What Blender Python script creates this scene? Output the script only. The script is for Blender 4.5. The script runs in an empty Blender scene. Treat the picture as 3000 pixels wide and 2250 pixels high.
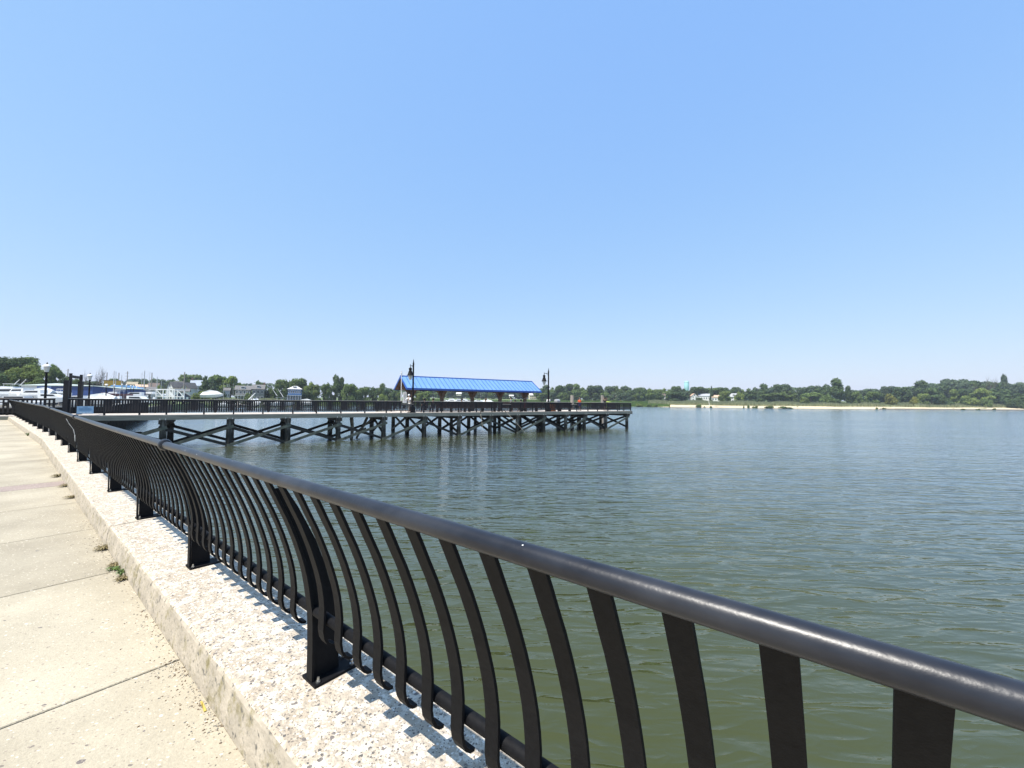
import bpy, bmesh, math, random
import numpy as np
from math import radians, sin, cos, pi, hypot
from mathutils import Matrix, Vector
random.seed(7)
sc = bpy.context.scene
COL = sc.collection

# ------------------------------------------------------------ camera
EYE = 3.65                      # metres above the water
F = 1193.7                      # focal length in pixels of the 3000 px wide photograph
PITCH, ROLL = radians(2.4345), radians(0.506)
cr, sr, cp, sp = cos(ROLL), sin(ROLL), cos(PITCH), sin(PITCH)
cam_d = bpy.data.cameras.new('camera'); cam = bpy.data.objects.new('camera', cam_d); COL.objects.link(cam)
cam_d.sensor_width = 36; cam_d.lens = 36 * F / 3000; cam_d.clip_start = .05; cam_d.clip_end = 12000
right = Vector((cr, -sr*sp, sr*cp)); up = Vector((-sr, -cr*sp, cr*cp)); fwd = Vector((0, cp, sp))
m = Matrix((right, up, -fwd)).transposed().to_4x4(); m.translation = (0, 0, EYE)
cam.matrix_world = m
sc.camera = cam
# ------------------------------------------------------------ light
SUN_EL = 64.0
sv = Vector((-.755, -.655, 0)).normalized() * cos(radians(SUN_EL)) + Vector((0, 0, sin(radians(SUN_EL))))
W = bpy.data.worlds.new('World'); sc.world = W; W.use_nodes = True
nt = W.node_tree; bg = nt.nodes['Background']
sky = nt.nodes.new('ShaderNodeTexSky'); sky.sky_type = 'NISHITA'; sky.sun_disc = False
sky.sun_elevation = radians(SUN_EL); sky.sun_rotation = math.atan2(sv.x, sv.y)
sky.air_density = SKY_AIR = 1.25; sky.dust_density = 0.35; sky.ozone_density = 2.2; sky.altitude = 0
# the hazy summer air evens out the sky: each channel of the sky texture is compressed
SKY_S = 0.115; EXPO = 0.9; K = SKY_S*2**EXPO
se_ = nt.nodes.new('ShaderNodeSeparateColor'); co_ = nt.nodes.new('ShaderNodeCombineColor'); nt.links.new(sky.outputs[0], se_.inputs[0])
for ch, (x0, y0, g_) in enumerate(((.27, .30, .56), (.42, .53, .38), (.8, .98, .07))):
    pw = nt.nodes.new('ShaderNodeMath'); pw.operation = 'POWER'; pw.inputs[1].default_value = g_; nt.links.new(se_.outputs[ch], pw.inputs[0])
    mu_ = nt.nodes.new('ShaderNodeMath'); mu_.operation = 'MULTIPLY'; mu_.inputs[1].default_value = y0*(K/x0)**g_/K; nt.links.new(pw.outputs[0], mu_.inputs[0]); nt.links.new(mu_.outputs[0], co_.inputs[ch])
nt.links.new(co_.outputs[0], bg.inputs[0]); bg.inputs[1].default_value = SKY_S
sl = bpy.data.lights.new('sun', 'SUN'); so = bpy.data.objects.new('sun', sl); COL.objects.link(so)
sl.energy = 4.2; sl.angle = radians(.53); sl.color = (1, .95, .87)
so.rotation_euler = (-sv).to_track_quat('-Z', 'Y').to_euler(); so.location = (0, 0, 60)
sc.view_settings.view_transform = 'Standard'; sc.view_settings.look = 'None'
sc.view_settings.exposure = EXPO; sc.view_settings.gamma = 1

def ray(x, y):
    X2 = (x-1500)/F; U2 = -(y-1125)/F
    return right*X2 + up*U2 + fwd
def at(x, y, Y):
    "the point at ground distance Y seen at photo pixel (x, y)"
    d = ray(x, y); return Vector((0, 0, EYE)) + d*(Y/d.y)
def hz(x): return 1175.75 + (x-1500)*.00883           # horizon row
def gx(x, Y): return at(x, hz(x), Y).x
def zz(x, y, Y): return at(x, y, Y).z
def pxw(n, Y): return n*Y/F

# ------------------------------------------------------------ materials
def hexl(r, g, b): return tuple((c/255)**2.2 for c in (r, g, b))
def mat(name, c1, c2=None, scale=5, rough=.7, bump=0, bscale=None, metal=0, detail=4, rnd=0, spec=None, stretch=None):
    M = bpy.data.materials.new(name); M.use_nodes = True
    n = M.node_tree.nodes; L = M.node_tree.links; b = n['Principled BSDF']
    b.inputs['Roughness'].default_value = rough; b.inputs['Metallic'].default_value = metal
    if spec is not None: b.inputs['Specular IOR Level'].default_value = spec
    tc = n.new('ShaderNodeTexCoord'); src = tc.outputs['Object']
    if stretch:
        mp = n.new('ShaderNodeMapping'); mp.inputs['Scale'].default_value = stretch
        L.new(src, mp.inputs[0]); src = mp.outputs[0]
    if c2 is None: c2 = tuple(c*.82 for c in c1)
    no = n.new('ShaderNodeTexNoise'); no.inputs['Scale'].default_value = scale; no.inputs['Detail'].default_value = detail
    L.new(src, no.inputs['Vector'])
    rp = n.new('ShaderNodeValToRGB'); rp.color_ramp.elements[0].position = .35; rp.color_ramp.elements[1].position = .65
    rp.color_ramp.elements[0].color = (*c2, 1); rp.color_ramp.elements[1].color = (*c1, 1)
    L.new(no.outputs[0], rp.inputs[0]); col = rp.outputs[0]
    if rnd:
        oi = n.new('ShaderNodeObjectInfo'); hs = n.new('ShaderNodeHueSaturation')
        mr = n.new('ShaderNodeMapRange'); mr.inputs[3].default_value = 1-rnd; mr.inputs[4].default_value = 1+rnd
        L.new(oi.outputs['Random'], mr.inputs[0]); L.new(mr.outputs[0], hs.inputs['Value']); L.new(col, hs.inputs['Color']); col = hs.outputs[0]
    L.new(col, b.inputs['Base Color'])
    if bump:
        nb = n.new('ShaderNodeTexNoise'); nb.inputs['Scale'].default_value = bscale or scale*3; nb.inputs['Detail'].default_value = 5
        L.new(src, nb.inputs['Vector'])
        bp = n.new('ShaderNodeBump'); bp.inputs['Distance'].default_value = bump; L.new(nb.outputs[0], bp.inputs['Height']); L.new(bp.outputs[0], b.inputs['Normal'])
    return M
def nodes(M): return M.node_tree.nodes, M.node_tree.links, M.node_tree.nodes['Principled BSDF']
def N(n, t, **k):
    x = n.new(t)
    for a, v in k.items():
        if a[0] == 'i' and a[1:].isdigit(): x.inputs[int(a[1:])].default_value = v
        else: setattr(x, a, v)
    return x

# ------------------------------------------------------------ mesh builder
class MB:
    def __init__(s): s.v = []; s.f = []; s.m = []
    def add(s, vs, fs, mi=0):
        o = len(s.v); s.v += [tuple(v) for v in vs]; s.f += [tuple(i+o for i in f) for f in fs]; s.m += [mi]*len(fs)
    def box(s, c, d, mi=0, M=None, top=None):
        x, y, z = d[0]/2, d[1]/2, d[2]/2; tx, ty = top or (1, 1)
        vs = [Vector((a*x*(tx if k > 0 else 1), b*y*(ty if k > 0 else 1), k*z)) for k in (-1, 1) for a, b in ((-1, -1), (1, -1), (1, 1), (-1, 1))]
        if M is not None: vs = [M @ v for v in vs]
        c = Vector(c)
        s.add([v+c for v in vs], [(3, 2, 1, 0), (4, 5, 6, 7), (0, 1, 5, 4), (1, 2, 6, 5), (2, 3, 7, 6), (3, 0, 4, 7)], mi)
    def tube(s, pts, r, n=8, mi=0, cap=True):
        pts = [Vector(p) for p in pts]; rs = r if hasattr(r, '__len__') else [r]*len(pts)
        t0 = (pts[1]-pts[0]).normalized(); a = Vector((0, 0, 1)) if abs(t0.z) < .9 else Vector((1, 0, 0))
        o = len(s.v); nrm = t0.cross(a).normalized()
        for i, p in enumerate(pts):
            t = (pts[min(i+1, len(pts)-1)]-pts[max(i-1, 0)]).normalized()
            nrm = (nrm - t*nrm.dot(t)).normalized(); bn = t.cross(nrm)
            for k in range(n):
                q = p + (nrm*cos(2*pi*k/n)+bn*sin(2*pi*k/n))*rs[i]; s.v.append(tuple(q))
        for i in range(len(pts)-1):
            for k in range(n):
                k2 = (k+1) % n; s.f.append((o+i*n+k, o+i*n+k2, o+(i+1)*n+k2, o+(i+1)*n+k)); s.m.append(mi)
        if cap:
            s.f.append(tuple(o+k for k in range(n))[::-1]); s.f.append(tuple(o+(len(pts)-1)*n+k for k in range(n))); s.m += [mi, mi]
    def lathe(s, c, prof, n=12, mi=0):
        c = Vector(c); s.tube([c+Vector((0, 0, z)) for r, z in prof], [max(r, .001) for r, z in prof], n, mi)
    def prism(s, poly, a, b, mi=0):
        "poly: list of points (Vector) extruded from offset a to offset b"
        a, b = Vector(a), Vector(b); n = len(poly); P = [Vector(p) for p in poly]
        s.add([p+a for p in P]+[p+b for p in P], [tuple(range(n))[::-1], tuple(range(n, 2*n))]+[(i, (i+1) % n, n+(i+1) % n, n+i) for i in range(n)], mi)
    def beam(s, p, q, w, h, mi=0):
        p, q = Vector(p), Vector(q); d = q-p; L = d.length; x = d.normalized()
        up_ = Vector((0, 0, 1)) if abs(x.z) < .95 else Vector((1, 0, 0)); y = up_.cross(x).normalized(); z = x.cross(y)
        R = Matrix((x, y, z)).transposed(); s.box((p+q)/2, (L, w, h), mi, R)
    def mesh(s, name, mats, smooth=False, sharp=40):
        me = bpy.data.meshes.new(name); me.from_pydata(s.v, [], s.f)
        for M in (mats if isinstance(mats, (list, tuple)) else [mats]): me.materials.append(M)
        me.polygons.foreach_set('material_index', s.m)
        bm = bmesh.new(); bm.from_mesh(me); bmesh.ops.recalc_face_normals(bm, faces=bm.faces); bm.to_mesh(me); bm.free()
        if smooth:
            me.polygons.foreach_set('use_smooth', [True]*len(me.polygons)); me.set_sharp_from_angle(angle=radians(sharp))
        return me
def ob(name, me, parent=None, M=None, label=None):
    "M is the matrix in the parent's own space"
    o = bpy.data.objects.new(name, me); COL.objects.link(o)
    if parent is not None: o.parent = parent
    if M is not None: o.matrix_basis = M
    if label: o['label'] = label
    return o
def thing(name, label, cat, loc=(0, 0, 0), rz=0, group=None, me=None):
    o = bpy.data.objects.new(name, me); COL.objects.link(o); o.location = loc; o.rotation_euler = (0, 0, rz)
    o['label'] = label; o['category'] = cat
    if group: o['group'] = group
    return o
def struct(name, me, kind='structure', **k):
    o = bpy.data.objects.new(name, me); COL.objects.link(o); o['kind'] = kind
    for a, b in k.items(): o[a] = b
    return o
def dup(root, label, loc=None, rz=None, scale=None, group=None):
    r = root.copy(); COL.objects.link(r); r['label'] = label
    if loc is not None: r.location = loc
    if rz is not None: r.rotation_euler = (0, 0, rz)
    if scale is not None: r.scale = scale
    if group: r['group'] = group
    for ch in root.children:
        c = ch.copy(); COL.objects.link(c); c.parent = r
        for g in ch.children:
            d = g.copy(); COL.objects.link(d); d.parent = c
    return r
T3 = lambda x, y, z: Matrix.Translation((x, y, z))
RZ = lambda a: Matrix.Rotation(a, 4, 'Z')
def bevel(o, w, seg=2, ang=35):
    b = o.modifiers.new('bevel', 'BEVEL'); b.width = w; b.segments = seg; b.limit_method = 'ANGLE'; b.angle_limit = radians(ang)
ORD = ['first', 'second', 'third', 'fourth', 'fifth', 'sixth', 'seventh', 'eighth', 'ninth', 'tenth', 'eleventh', 'twelfth', 'thirteenth', 'fourteenth', 'fifteenth', 'sixteenth', 'seventeenth', 'eighteenth', 'nineteenth', 'twentieth'] + ['twenty-'+x for x in ('first', 'second', 'third', 'fourth', 'fifth', 'sixth', 'seventh', 'eighth', 'ninth')]

# ------------------------------------------------------------ promenade frame
TH = radians(51.03)
U1 = Vector((-sin(TH), cos(TH), 0)); V1 = Vector((cos(TH), sin(TH), 0))
BEND = radians(1.9); U2v = RZ(BEND).to_3x3() @ U1; V2v = RZ(BEND).to_3x3() @ V1; UB = 20.0
PZ = EYE-1.6                    # pavement level
KZ = EYE-1.39                   # top of the kerb
def rise(u): return .005*max(0, u-8)
def path(u, v, z=0):
    p = U1*u+V1*v if u <= UB else U1*UB+U2v*(u-UB)+V2v*v
    return Vector((p.x, p.y, z+rise(u)))
def pmat(u):                    # local frame on the promenade: x = along, y = towards the walkway, z = up
    return Matrix.Translation(path(u, 0, 0)) @ RZ(radians(90)+TH+(BEND if u > UB else 0))
UEND = 43.0

# ============================================================ MATERIALS
black = mat('black_paint', (.0085, .0085, .0095), (.006, .006, .007), 60, .6, .0006, 220, spec=.10)
railm = mat('worn_black_paint', (.018, .020, .027), (.011, .012, .017), 14, .33, .0005, 90, spec=.36)
if 1:   # scuffs and small white specks on the handrail
    n, L, b = nodes(railm)
    tc = n['Texture Coordinate']
    v = N(n, 'ShaderNodeTexVoronoi'); v.inputs['Scale'].default_value = 14; L.new(tc.outputs['Object'], v.inputs[0])
    lt = N(n, 'ShaderNodeMath', operation='LESS_THAN'); lt.inputs[1].default_value = .045; L.new(v.outputs['Distance'], lt.inputs[0])
    mx = N(n, 'ShaderNodeMix', data_type='RGBA'); L.new(lt.outputs[0], mx.inputs[0]); old = b.inputs['Base Color'].links[0].from_socket
    no = N(n, 'ShaderNodeTexNoise'); no.inputs['Scale'].default_value = 3.3; no.inputs['Detail'].default_value = 6; L.new(tc.outputs['Object'], no.inputs[0])
    r2 = N(n, 'ShaderNodeMapRange'); r2.inputs[1].default_value = .5; r2.inputs[2].default_value = .75; L.new(no.outputs[0], r2.inputs[0])
    m2 = N(n, 'ShaderNodeMix', data_type='RGBA'); m2.inputs[7].default_value = (.034, .036, .043, 1); L.new(r2.outputs[0], m2.inputs[0]); L.new(old, m2.inputs[6])
    L.new(m2.outputs[2], mx.inputs[6]); mx.inputs[7].default_value = (.6, .6, .58, 1); L.new(mx.outputs[2], b.inputs['Base Color'])
    r3 = N(n, 'ShaderNodeMapRange'); r3.inputs[3].default_value = .27; r3.inputs[4].default_value = .42; L.new(no.outputs[0], r3.inputs[0]); L.new(r3.outputs[0], b.inputs['Roughness'])
steel = mat('bolt_steel', (.45, .45, .43), None, 30, .35, metal=.9)

def aggregate():
    M = mat('exposed_aggregate', (.45, .385, .30), (.37, .31, .235), 5, .85)
    n, L, b = nodes(M); tc = n['Texture Coordinate']; base = b.inputs['Base Color'].links[0].from_socket
    pn = N(n, 'ShaderNodeTexNoise'); pn.inputs['Scale'].default_value = 16; pn.inputs['Detail'].default_value = 6; pn.inputs['Roughness'].default_value = .7; L.new(tc.outputs['Object'], pn.inputs[0])
    pr = N(n, 'ShaderNodeMapRange'); pr.inputs[1].default_value = .48; pr.inputs[2].default_value = .6; L.new(pn.outputs[0], pr.inputs[0])
    pm_ = N(n, 'ShaderNodeMix', data_type='RGBA'); L.new(pr.outputs[0], pm_.inputs[0]); L.new(base, pm_.inputs[6]); pm_.inputs[7].default_value = (.60, .55, .46, 1)
    cur = pm_.outputs[2]
    for sc_, thr, c, seed in ((52, .14, (.12, .11, .10), 0), (62, .26, (.66, .62, .55), 3), (85, .22, (.17, .145, .12), 7), (36, .06, (.17, .15, .135), 11), (46, .14, (.70, .65, .56), 2), (120, .2, (.22, .185, .15), 9)):
        mp = N(n, 'ShaderNodeMapping'); mp.inputs['Location'].default_value = (seed, seed*1.7, 0); L.new(tc.outputs['Object'], mp.inputs[0])
        nz = N(n, 'ShaderNodeTexNoise'); nz.inputs['Scale'].default_value = sc_*.9; L.new(mp.outputs[0], nz.inputs[0])
        ad = N(n, 'ShaderNodeMix', data_type='RGBA'); ad.inputs[0].default_value = .9/sc_; L.new(mp.outputs[0], ad.inputs[6]); L.new(nz.outputs['Color'], ad.inputs[7])
        v = N(n, 'ShaderNodeTexVoronoi'); v.inputs['Scale'].default_value = sc_; L.new(ad.outputs[2], v.inputs[0])
        sp_ = N(n, 'ShaderNodeSeparateColor'); L.new(v.outputs['Color'], sp_.inputs[0])
        g = N(n, 'ShaderNodeMath', operation='LESS_THAN'); L.new(sp_.outputs[0], g.inputs[0]); g.inputs[1].default_value = thr
        g2 = N(n, 'ShaderNodeMath', operation='LESS_THAN'); L.new(v.outputs['Distance'], g2.inputs[0]); g2.inputs[1].default_value = .36
        mu = N(n, 'ShaderNodeMath', operation='MULTIPLY'); L.new(g.outputs[0], mu.inputs[0]); L.new(g2.outputs[0], mu.inputs[1])
        mx = N(n, 'ShaderNodeMix', data_type='RGBA'); L.new(mu.outputs[0], mx.inputs[0]); L.new(cur, mx.inputs[6]); mx.inputs[7].default_value = (*c, 1); cur = mx.outputs[2]
    L.new(cur, b.inputs['Base Color'])
    nb = N(n, 'ShaderNodeTexNoise'); nb.inputs['Scale'].default_value = 55; nb.inputs['Detail'].default_value = 6; L.new(tc.outputs['Object'], nb.inputs[0])
    bp = N(n, 'ShaderNodeBump'); bp.inputs['Distance'].default_value = .015; L.new(nb.outputs[0], bp.inputs['Height']); L.new(bp.outputs[0], b.inputs['Normal'])
    return M
aggr = aggregate()

def concrete_face():
    M = mat('kerb_face_concrete', (.46, .40, .315), (.35, .305, .24), 6, .9, .006, 40)
    n, L, b = nodes(M); tc = n['Texture Coordinate']; base = b.inputs['Base Color'].links[0].from_socket
    nz = N(n, 'ShaderNodeTexNoise'); nz.inputs['Scale'].default_value = 9; nz.inputs['Detail'].default_value = 8; nz.inputs['Roughness'].default_value = .7; L.new(tc.outputs['Object'], nz.inputs[0])
    mr = N(n, 'ShaderNodeMapRange'); mr.inputs[1].default_value = .53; mr.inputs[2].default_value = .68; L.new(nz.outputs[0], mr.inputs[0])
    mx = N(n, 'ShaderNodeMix', data_type='RGBA'); L.new(mr.outputs[0], mx.inputs[0]); L.new(base, mx.inputs[6]); mx.inputs[7].default_value = (.20, .17, .075, 1)
    n2 = N(n, 'ShaderNodeTexNoise'); n2.inputs['Scale'].default_value = 30; n2.inputs['Detail'].default_value = 6; L.new(tc.outputs['Object'], n2.inputs[0])
    m2 = N(n, 'ShaderNodeMapRange'); m2.inputs[1].default_value = .58; m2.inputs[2].default_value = .68; L.new(n2.outputs[0], m2.inputs[0])
    m3 = N(n, 'ShaderNodeMix', data_type='RGBA'); L.new(m2.outputs[0], m3.inputs[0]); L.new(mx.outputs[2], m3.inputs[6]); m3.inputs[7].default_value = (.14, .13, .11, 1)
    L.new(m3.outputs[2], b.inputs['Base Color'])
    return M
kface = concrete_face()

def pavement_mat(name, c1, c2):
    M = mat(name, c1, c2, 1.3, .9, .003, 130, detail=7)
    n, L, b = nodes(M); tc = n['Texture Coordinate']; cur = b.inputs['Base Color'].links[0].from_socket
    ge = N(n, 'ShaderNodeNewGeometry'); mr = N(n, 'ShaderNodeMapRange'); mr.inputs[3].default_value = .90; mr.inputs[4].default_value = 1.08; L.new(ge.outputs['Random Per Island'], mr.inputs[0])
    hs = N(n, 'ShaderNodeHueSaturation'); L.new(mr.outputs[0], hs.inputs['Value']); L.new(cur, hs.inputs['Color']); cur = hs.outputs[0]
    st_ = N(n, 'ShaderNodeTexNoise'); st_.inputs['Scale'].default_value = .55; st_.inputs['Detail'].default_value = 5; st_.inputs['Roughness'].default_value = .65; L.new(tc.outputs['Object'], st_.inputs[0])
    s2_ = N(n, 'ShaderNodeMapRange'); s2_.inputs[1].default_value = .35; s2_.inputs[2].default_value = .62; s2_.inputs[3].default_value = .84; s2_.inputs[4].default_value = 1.05; L.new(st_.outputs[0], s2_.inputs[0])
    h3 = N(n, 'ShaderNodeHueSaturation'); L.new(s2_.outputs[0], h3.inputs['Value']); L.new(cur, h3.inputs['Color']); cur = h3.outputs[0]
    fine = N(n, 'ShaderNodeTexNoise'); fine.inputs['Scale'].default_value = 70; fine.inputs['Detail'].default_value = 5; fine.inputs['Roughness'].default_value = .75; L.new(tc.outputs['Object'], fine.inputs[0])
    f2 = N(n, 'ShaderNodeMapRange'); f2.inputs[1].default_value = .3; f2.inputs[2].default_value = .7; f2.inputs[3].default_value = .84; f2.inputs[4].default_value = 1.13; L.new(fine.outputs[0], f2.inputs[0])
    h2 = N(n, 'ShaderNodeHueSaturation'); L.new(f2.outputs[0], h2.inputs['Value']); L.new(cur, h2.inputs['Color']); cur = h2.outputs[0]
    for sc_, rad, c, seed, thr in ((6, .09, (.15, .13, .12), 0, .35), (15, .15, (.18, .155, .13), 4, .5), (28, .20, (.23, .19, .155), 9, .5), (45, .3, (.27, .23, .18), 13, .4), (18, .2, (.56, .51, .43), 2, .4), (40, .3, (.56, .5, .4), 6, .5)):
        mp = N(n, 'ShaderNodeMapping'); mp.inputs['Location'].default_value = (seed, seed*2.3, 0); mp.inputs['Rotation'].default_value = (0, 0, .5); mp.inputs['Scale'].default_value = (1, 1.5, 1); L.new(tc.outputs['Object'], mp.inputs[0])
        nz = N(n, 'ShaderNodeTexNoise'); nz.inputs['Scale'].default_value = sc_*2.5; nz.inputs['Detail'].default_value = 4; L.new(mp.outputs[0], nz.inputs[0])
        ad = N(n, 'ShaderNodeMix', data_type='RGBA'); ad.inputs[0].default_value = .35/sc_; L.new(mp.outputs[0], ad.inputs[6]); L.new(nz.outputs['Color'], ad.inputs[7])
        v = N(n, 'ShaderNodeTexVoronoi'); v.inputs['Scale'].default_value = sc_; L.new(ad.outputs[2], v.inputs[0])
        se = N(n, 'ShaderNodeSeparateColor'); L.new(v.outputs['Color'], se.inputs[0])
        g = N(n, 'ShaderNodeMath', operation='LESS_THAN'); g.inputs[1].default_value = thr; L.new(se.outputs[0], g.inputs[0])
        sz = N(n, 'ShaderNodeMath', operation='MULTIPLY'); sz.inputs[1].default_value = rad; L.new(se.outputs[1], sz.inputs[0])
        g2 = N(n, 'ShaderNodeMath', operation='LESS_THAN'); L.new(v.outputs['Distance'], g2.inputs[0]); L.new(sz.outputs[0], g2.inputs[1])
        mu = N(n, 'ShaderNodeMath', operation='MULTIPLY'); L.new(g.outputs[0], mu.inputs[0]); L.new(g2.outputs[0], mu.inputs[1])
        mx = N(n, 'ShaderNodeMix', data_type='RGBA'); L.new(mu.outputs[0], mx.inputs[0]); L.new(cur, mx.inputs[6]); mx.inputs[7].default_value = (*c, 1); cur = mx.outputs[2]
    L.new(cur, b.inputs['Base Color'])
    return M
pave = pavement_mat('beige_concrete', (.405, .36, .272), (.33, .29, .215))
band = pavement_mat('mauve_band_concrete', (.34, .27, .235), (.28, .225, .20))
dirt = mat('joint_dirt', (.085, .07, .055), (.05, .042, .035), 20, .95)

def water_mat():
    M = bpy.data.materials.new('river_water'); M.use_nodes = True; n, L, b = nodes(M)
    b.inputs['Base Color'].default_value = (.043, .050, .017, 1); b.inputs['Roughness'].default_value = .03; b.inputs['IOR'].default_value = 1.333
    tc = N(n, 'ShaderNodeTexCoord'); cur = None
    # height field: several trains of ripples
    for sx, sy, rot, scl, amp, det in ((.30, 1.25, .10, 1.0, .15, 2), (.36, 1.3, -.16, 2.2, .075, 2), (.5, 1.2, .25, 5.2, .014, 2), (.8, 1.1, 0, 13, .0022, 1)):
        mp = N(n, 'ShaderNodeMapping'); mp.inputs['Scale'].default_value = (sx, sy, 1); mp.inputs['Rotation'].default_value = (0, 0, rot); mp.inputs['Location'].default_value = (scl*3, scl, 0)
        L.new(tc.outputs['Object'], mp.inputs[0])
        nz = N(n, 'ShaderNodeTexNoise'); nz.inputs['Scale'].default_value = scl; nz.inputs['Detail'].default_value = det; nz.inputs['Roughness'].default_value = .4; nz.inputs['Distortion'].default_value = .5; L.new(mp.outputs[0], nz.inputs[0])
        src = nz.outputs[0]
        if scl > 1.5 and scl < 9:   # sharper crests
            m1 = N(n, 'ShaderNodeMath', operation='MULTIPLY_ADD'); m1.inputs[1].default_value = 2; m1.inputs[2].default_value = -1; L.new(src, m1.inputs[0])
            m3 = N(n, 'ShaderNodeMath', operation='ABSOLUTE'); L.new(m1.outputs[0], m3.inputs[0]); m4 = N(n, 'ShaderNodeMath', operation='SUBTRACT'); m4.inputs[0].default_value = 1; L.new(m3.outputs[0], m4.inputs[1]); src = m4.outputs[0]
        mu = N(n, 'ShaderNodeMath', operation='MULTIPLY'); mu.inputs[1].default_value = amp; L.new(src, mu.inputs[0])
        if cur is None: cur = mu.outputs[0]
        else:
            a = N(n, 'ShaderNodeMath', operation='ADD'); L.new(cur, a.inputs[0]); L.new(mu.outputs[0], a.inputs[1]); cur = a.outputs[0]
    # broad calmer and rougher patches
    pz = N(n, 'ShaderNodeTexNoise'); pz.inputs['Scale'].default_value = .045; pz.inputs['Detail'].default_value = 3
    mp = N(n, 'ShaderNodeMapping'); mp.inputs['Scale'].default_value = (.35, 1.4, 1); L.new(tc.outputs['Object'], mp.inputs[0]); L.new(mp.outputs[0], pz.inputs[0])
    pr = N(n, 'ShaderNodeMapRange'); pr.inputs[1].default_value = .35; pr.inputs[2].default_value = .65; pr.inputs[3].default_value = .55; pr.inputs[4].default_value = 1.3; L.new(pz.outputs[0], pr.inputs[0])
    mu = N(n, 'ShaderNodeMath', operation='MULTIPLY'); L.new(cur, mu.inputs[0]); L.new(pr.outputs[0], mu.inputs[1])
    # the chop is livelier where waves bounce off the wall and the pier, flatter on the open river
    ln = N(n, 'ShaderNodeVectorMath', operation='LENGTH'); L.new(tc.outputs['Object'], ln.inputs[0])
    mx_ = N(n, 'ShaderNodeMath', operation='MAXIMUM'); mx_.inputs[1].default_value = 9; L.new(ln.outputs['Value'], mx_.inputs[0])
    dv = N(n, 'ShaderNodeMath', operation='DIVIDE'); dv.inputs[0].default_value = 9; L.new(mx_.outputs[0], dv.inputs[1])
    pw = N(n, 'ShaderNodeMath', operation='POWER'); pw.inputs[1].default_value = .30; L.new(dv.outputs[0], pw.inputs[0])
    m2 = N(n, 'ShaderNodeMath', operation='MULTIPLY'); L.new(mu.outputs[0], m2.inputs[0]); L.new(pw.outputs[0], m2.inputs[1]); mu = m2
    bp = N(n, 'ShaderNodeBump'); bp.inputs['Distance'].default_value = WAVE; bp.inputs['Strength'].default_value = 1; L.new(mu.outputs[0], bp.inputs['Height']); L.new(bp.outputs[0], b.inputs['Normal'])
    # seen at a low angle only the near sides of the wavelets show: a broad rough reflection of the sky takes over
    gl = N(n, 'ShaderNodeBsdfGlossy'); gl.inputs['Roughness'].default_value = .17; gl.inputs['Color'].default_value = (.93, .95, .97, 1)
    b2 = N(n, 'ShaderNodeBump'); b2.inputs['Distance'].default_value = 1.3; L.new(mu.outputs[0], b2.inputs['Height']); L.new(b2.outputs[0], gl.inputs['Normal'])
    lw = N(n, 'ShaderNodeLayerWeight'); lw.inputs['Blend'].default_value = .5
    p4 = N(n, 'ShaderNodeMath', operation='POWER'); p4.inputs[1].default_value = 5.0; L.new(lw.outputs['Facing'], p4.inputs[0])
    p5 = N(n, 'ShaderNodeMath', operation='MULTIPLY'); p5.inputs[1].default_value = .66; L.new(p4.outputs[0], p5.inputs[0])
    ms = N(n, 'ShaderNodeMixShader'); L.new(p5.outputs[0], ms.inputs[0]); L.new(b.outputs[0], ms.inputs[1]); L.new(gl.outputs[0], ms.inputs[2]); L.new(ms.outputs[0], n['Material Output'].inputs['Surface'])
    return M
WAVE = 1.0
water = water_mat()
deckm = mat('sun_bleached_planks', (.52, .46, .40), (.42, .37, .32), 3, .85, .004, 12, stretch=(6, .4, 1))
fasc = mat('weathered_green_grey_timber', (.225, .23, .20), (.14, .15, .13), 2.2, .9, .004, 14, stretch=(.4, 1, 5))
pilem = mat('tarred_pile', (.17, .17, .15), (.05, .05, .045), 2.5, .85, .01, 8, stretch=(3, 3, .6))
if 1:   # the tide leaves the lower part of piles wet and black
    for MM in (pilem,):
        n, L, b = nodes(MM); ge = N(n, 'ShaderNodeNewGeometry'); se = N(n, 'ShaderNodeSeparateXYZ'); L.new(ge.outputs['Position'], se.inputs[0])
        nz = N(n, 'ShaderNodeTexNoise'); nz.inputs['Scale'].default_value = 4; L.new(ge.outputs['Position'], nz.inputs[0])
        ad = N(n, 'ShaderNodeMath', operation='ADD'); L.new(se.outputs[2], ad.inputs[0]); L.new(nz.outputs[0], ad.inputs[1])
        mr = N(n, 'ShaderNodeMapRange'); mr.inputs[1].default_value = 1.35; mr.inputs[2].default_value = 1.9; L.new(ad.outputs[0], mr.inputs[0])
        mx = N(n, 'ShaderNodeMix', data_type='RGBA'); mx.inputs[6].default_value = (.012, .013, .010, 1); L.new(mr.outputs[0], mx.inputs[0]); L.new(b.inputs['Base Color'].links[0].from_socket, mx.inputs[7]); L.new(mx.outputs[2], b.inputs['Base Color'])
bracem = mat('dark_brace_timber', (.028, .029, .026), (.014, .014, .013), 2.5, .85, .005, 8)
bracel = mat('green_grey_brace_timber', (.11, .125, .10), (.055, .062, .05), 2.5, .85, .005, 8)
railpier = mat('dark_stained_timber', (.011, .008, .010), (.007, .006, .009), 4, .7)
caprail = mat('bleached_cap_rail', (.42, .37, .32), (.32, .28, .25), 2, .8)
brownp = mat('brown_stained_slats', (.12, .075, .06), (.085, .05, .04), 5, .7)
postwood = mat('grey_brown_post_timber', (.17, .125, .095), (.10, .07, .055), 3, .85)
redwood = mat('reddish_ceiling_timber', (.12, .058, .035), (.07, .035, .022), 3, .8)
bluem = mat('blue_metal_roofing', (.15, .28, .50), (.12, .245, .46), 2.5, .42, stretch=(1.6, .25, .25), detail=6)
blued = mat('dark_blue_trim', (.02, .085, .36), (.018, .08, .34), 2, .45)
white = mat('white_paint', (.78, .78, .76), (.70, .70, .69), 3, .5)
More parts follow.
